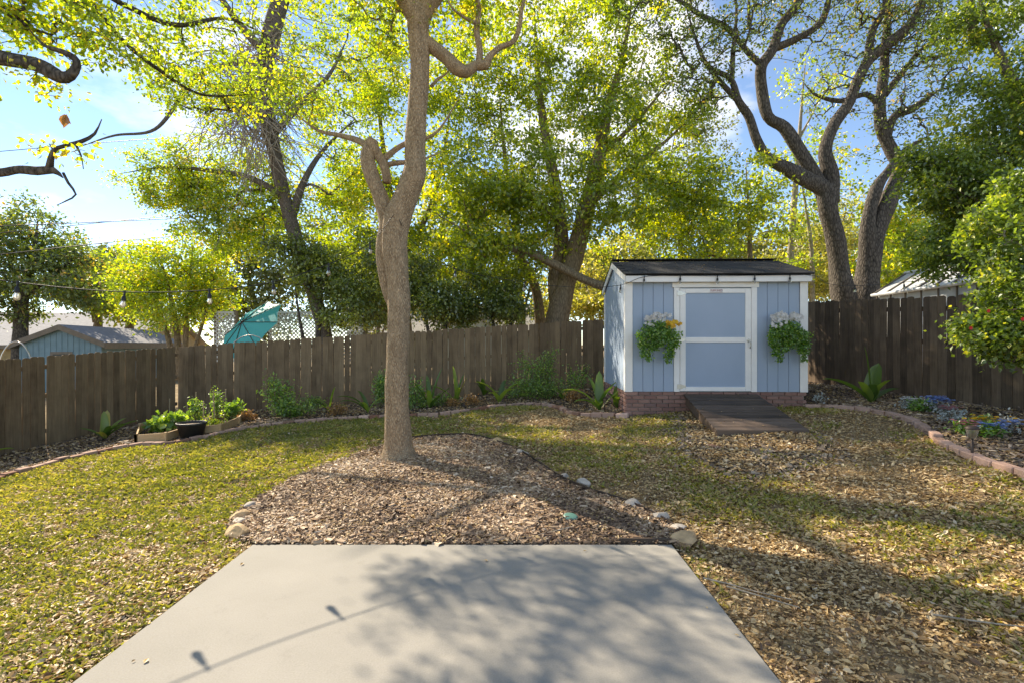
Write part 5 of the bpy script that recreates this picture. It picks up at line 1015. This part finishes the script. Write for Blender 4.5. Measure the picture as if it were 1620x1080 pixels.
# the part of the yard the camera and its neighbours can see
def in_yard(c): return inpoly(c[:, 0], c[:, 1], yard) & (np.abs(c[:, 0]) < c[:, 1]*1.12+.9)
def off_patio(c, g=.0): return ~((c[:, 0] > PX0-g) & (c[:, 0] < PX1+g) & (c[:, 1] < PY1+g))
def cand(n, lod):
    c = np.c_[rng.uniform(-9.6, 8, n), rng.uniform(1.4, 13.5, n)]; k = in_yard(c) & (rng.random(n) < 1/(1+(np.hypot(*c.T)/lod)**1.8)); return c[k]
def regions(c): x, y = c.T; return inpoly(x, y, island), inpoly(x, y, left_bed), inpoly(x, y, right_bed), inpoly(x+(fbm(x*3, y*3)-.5)*.5, y+(fbm(x*3+9, y*3)-.5)*.5, gravel_poly) & (fbm(x*2+5, y*2) > .42)
def zat(c): return H(c[:, 0], c[:, 1])+(fbm(c[:, 0]*2.3, c[:, 1]*2.3)-.5)*.035
c = cand(3600000, 4.4); isl, lb, rb2, gv = regions(c); x, y = c.T
lush = fbm(x*.9+3, y*.9+8, 4); side = sstep(1.2, -1.6, x)               # lawn is fuller on the left
bare = np.exp(-((x-1.75)**2/.35+(y-2.6)**2/1.6))+np.exp(-((x-1.0)**2/1.2+(y-9.4)**2/.5))
dens = np.clip((lush-.36)*4.5, 0, 1)*(.7+.3*side)+side*.55; dens = np.clip(dens-bare*1.2, .0, 1); clumps = fbm(x*7, y*7, 2); dens = dens*np.clip((clumps-.30)*3.2, .08, 1)
k = off_patio(c, .02) & ~isl & ~lb & ~rb2 & ~gv & (rng.random(len(c)) < dens); c = c[k]; n = len(c)
print('grass', n)
far_ = np.hypot(*c.T); ln = rng.uniform(.024, .054, n)*(1+far_/16)
BL = np.array([[-.12, 0, 0], [.12, .1, 0], [.03, 1, .0], [-.13, .6, .1]]); BLF = np.array([[0, 1, 2], [0, 2, 3]])
tone = np.clip(rng.normal(.42, .2, n)+(fbm(c[:, 0]*1.7, c[:, 1]*1.7)-.5)*.7+.15*(1-sstep(1.2, -1.6, c[:, 0])), 0, 1)
V, F, r = scatter(BL, BLF, np.c_[c, zat(c)], rdir(n, .55), flatn(n, .6), ln, tone, rng.uniform(.9, 1.5, n))
tag(mk('grass', V, F, M['grass'], rnd=r), 'patchy green lawn grass', 'grass', kind='stuff')
# leaf litter over lawn, beds and island
c = cand(1500000, 3.4); isl, lb, rb2, gv = regions(c); x, y = c.T; lush = fbm(x*1.1+40, y*1.1+5, 4)
dens = np.where(isl, .30, np.where(lb, .5, np.where(rb2, .8, np.where(gv, .8, 0.08+.62*np.clip((lush-.3)*3, 0, 1)*(.42+.58*sstep(-2.6, 1.4, x))+.55*np.exp(-((x+2.2)**2/.8+(y-2.6)**2/3))))))
k = off_patio(c, .01) & (rng.random(len(c)) < dens); c = c[k]; n = len(c); print('litter', n)
isl, lb, rb2, gv = regions(c); z = zat(c)+np.where(isl | lb | rb2 | gv, .045, .014)+rng.random(n)*.012
LT = np.array([[0, -.5, 0], [-.26, -.1, .10], [-.2, .25, .12], [0, .5, .0], [.2, .25, .12], [.26, -.1, .10]]); LTF = np.array([[0, 3, 2], [0, 2, 1], [0, 5, 4], [0, 4, 3]])
V, F, r = scatter(LT, LTF, np.c_[c, z], unit(np.c_[rng.normal(size=(n, 2)), rng.normal(0, .25, n)]), flatn(n, .4)*np.where(rng.random((n, 1)) < .5, 1, -1), rng.uniform(.016, .046, n)*(1+np.hypot(*c.T)/20), np.clip(rng.normal(.5, .28, n), 0, 1), rng.uniform(.6, 1.3, n))
tag(mk('leaf_litter', V, F, M['litter'], rnd=r), 'dry brown and tan fallen leaves', 'leaf litter', kind='stuff')
# the few leaves that lie on the ramp, the slab and the shed roof
pp = []
for _ in range(26): f = random.random(); u = random.uniform(.05, .95); q = rb_*(1-f)+rt*f; pp.append((q[0]+u*rw, q[1]-u*.038, zb*(1-f)+zt*f+.008))
for _ in range(70): lx, ly = random.uniform(0, SW), random.uniform(.0, SD/2-.15)**1.0; pp.append(tuple(shp(lx, ly, Z1+sl_*ly+.075)))
for _ in range(9): pp.append((random.choice([random.uniform(PX0, PX0+.25), random.uniform(PX0+.1, PX1-.05), random.uniform(PX1-.2, PX1)]), random.uniform(2.0, 3.8), .006))
pp = np.array(pp); n = len(pp)
V, F, r = scatter(LT, LTF, pp, unit(np.c_[rng.normal(size=(n, 2)), np.zeros(n)]), flatn(n, .15), rng.uniform(.018, .042, n), np.clip(rng.normal(.5, .25, n), 0, 1), rng.uniform(.6, 1.3, n))
tag(mk('leaf_litter', V, F, M['litter'], rnd=r), 'few dry leaves on ramp, slab and shed roof', 'leaf litter', kind='stuff')
# crumbs of leaf, twig and soil between the leaves
c = cand(2400000, 3.0); isl, lb, rb2, gv = regions(c); x, y = c.T
k = off_patio(c, .0) & ~isl & (rng.random(len(c)) < np.where(lb | rb2, .25, 0.55+.45*sstep(-2.6, 1.0, x))); c = c[k]; n = len(c); print('crumbs', n)
V, F, r = scatter(LEAF, LEAF_F, np.c_[c, zat(c)+.006+rng.random(n)*.01], unit(np.c_[rng.normal(size=(n, 2)), rng.normal(0, .2, n)]), flatn(n, .5), rng.uniform(.008, .022, n)*(1+np.hypot(*c.T)/14), np.clip(rng.normal(.42, .28, n), 0, 1), rng.uniform(.6, 1.6, n))
tag(mk('leaf_crumbs', V, F, M['litter'], rnd=r), 'crumbled dead leaves and soil between the grass', 'leaf litter', kind='stuff')
# bark chips on the island and beds
def chips(name, lab, poly, n, mat, size, lift, thick, zx=1.0, spill=.03):
    c = sample_poly(poly, n, 5.0); c = c+rng.normal(0, spill, c.shape); c = c[off_patio(c, .0)]; n = len(c)
    T = np.array([[-.2*zx, -.5, 0], [.2*zx, -.5, 0], [.24*zx, .5, 0], [-.16*zx, .5, 0], [-.12*zx, -.42, thick], [.14*zx, -.45, thick], [.16*zx, .42, thick*.8], [-.12*zx, .45, thick]])
    TF = np.array([[4, 5, 6, 7], [1, 2, 6, 5], [3, 0, 4, 7]])
    V, F, r = scatter(T, TF, np.c_[c, zat(c)+lift+rng.random(n)*.02], unit(np.c_[rng.normal(size=(n, 2)), rng.normal(0, .22, n)]), flatn(n, .35), rng.uniform(size*.45, size*1.5, n)*np.where(rng.random(n) < .06, 1.9, 1), np.clip(rng.normal(.44, .25, n)+(fbm(c[:, 0]*1.6, c[:, 1]*1.6)-.5)*1.3, 0, 1), rng.uniform(.5, 1.5, n))
    tag(mk(name, V, F, M[mat], rnd=r), lab, 'mulch', kind='stuff')
chips('bark_chips', 'loose bark chips covering the tree island', island, 62000, 'chips', .031, .035, .16)
chips('bark_chips', 'dark bark chips covering the back bed', left_bed, 14000, 'chips_dark', .05, .035, .16)
chips('bark_chips', 'bark chips and dead leaves covering the bed beside the blackened fence', right_bed, 14000, 'chips_dark', .05, .035, .16)
chips('gravel', 'pale gravel and chips round the foot of the ramp', gravel_poly, 8000, 'gravel', .034, .0, .4, 1.6, .16)
print('objects', len(bpy.data.objects), 'tris', sum(len(m_.loops)-2*len(m_.polygons) for m_ in bpy.data.meshes))
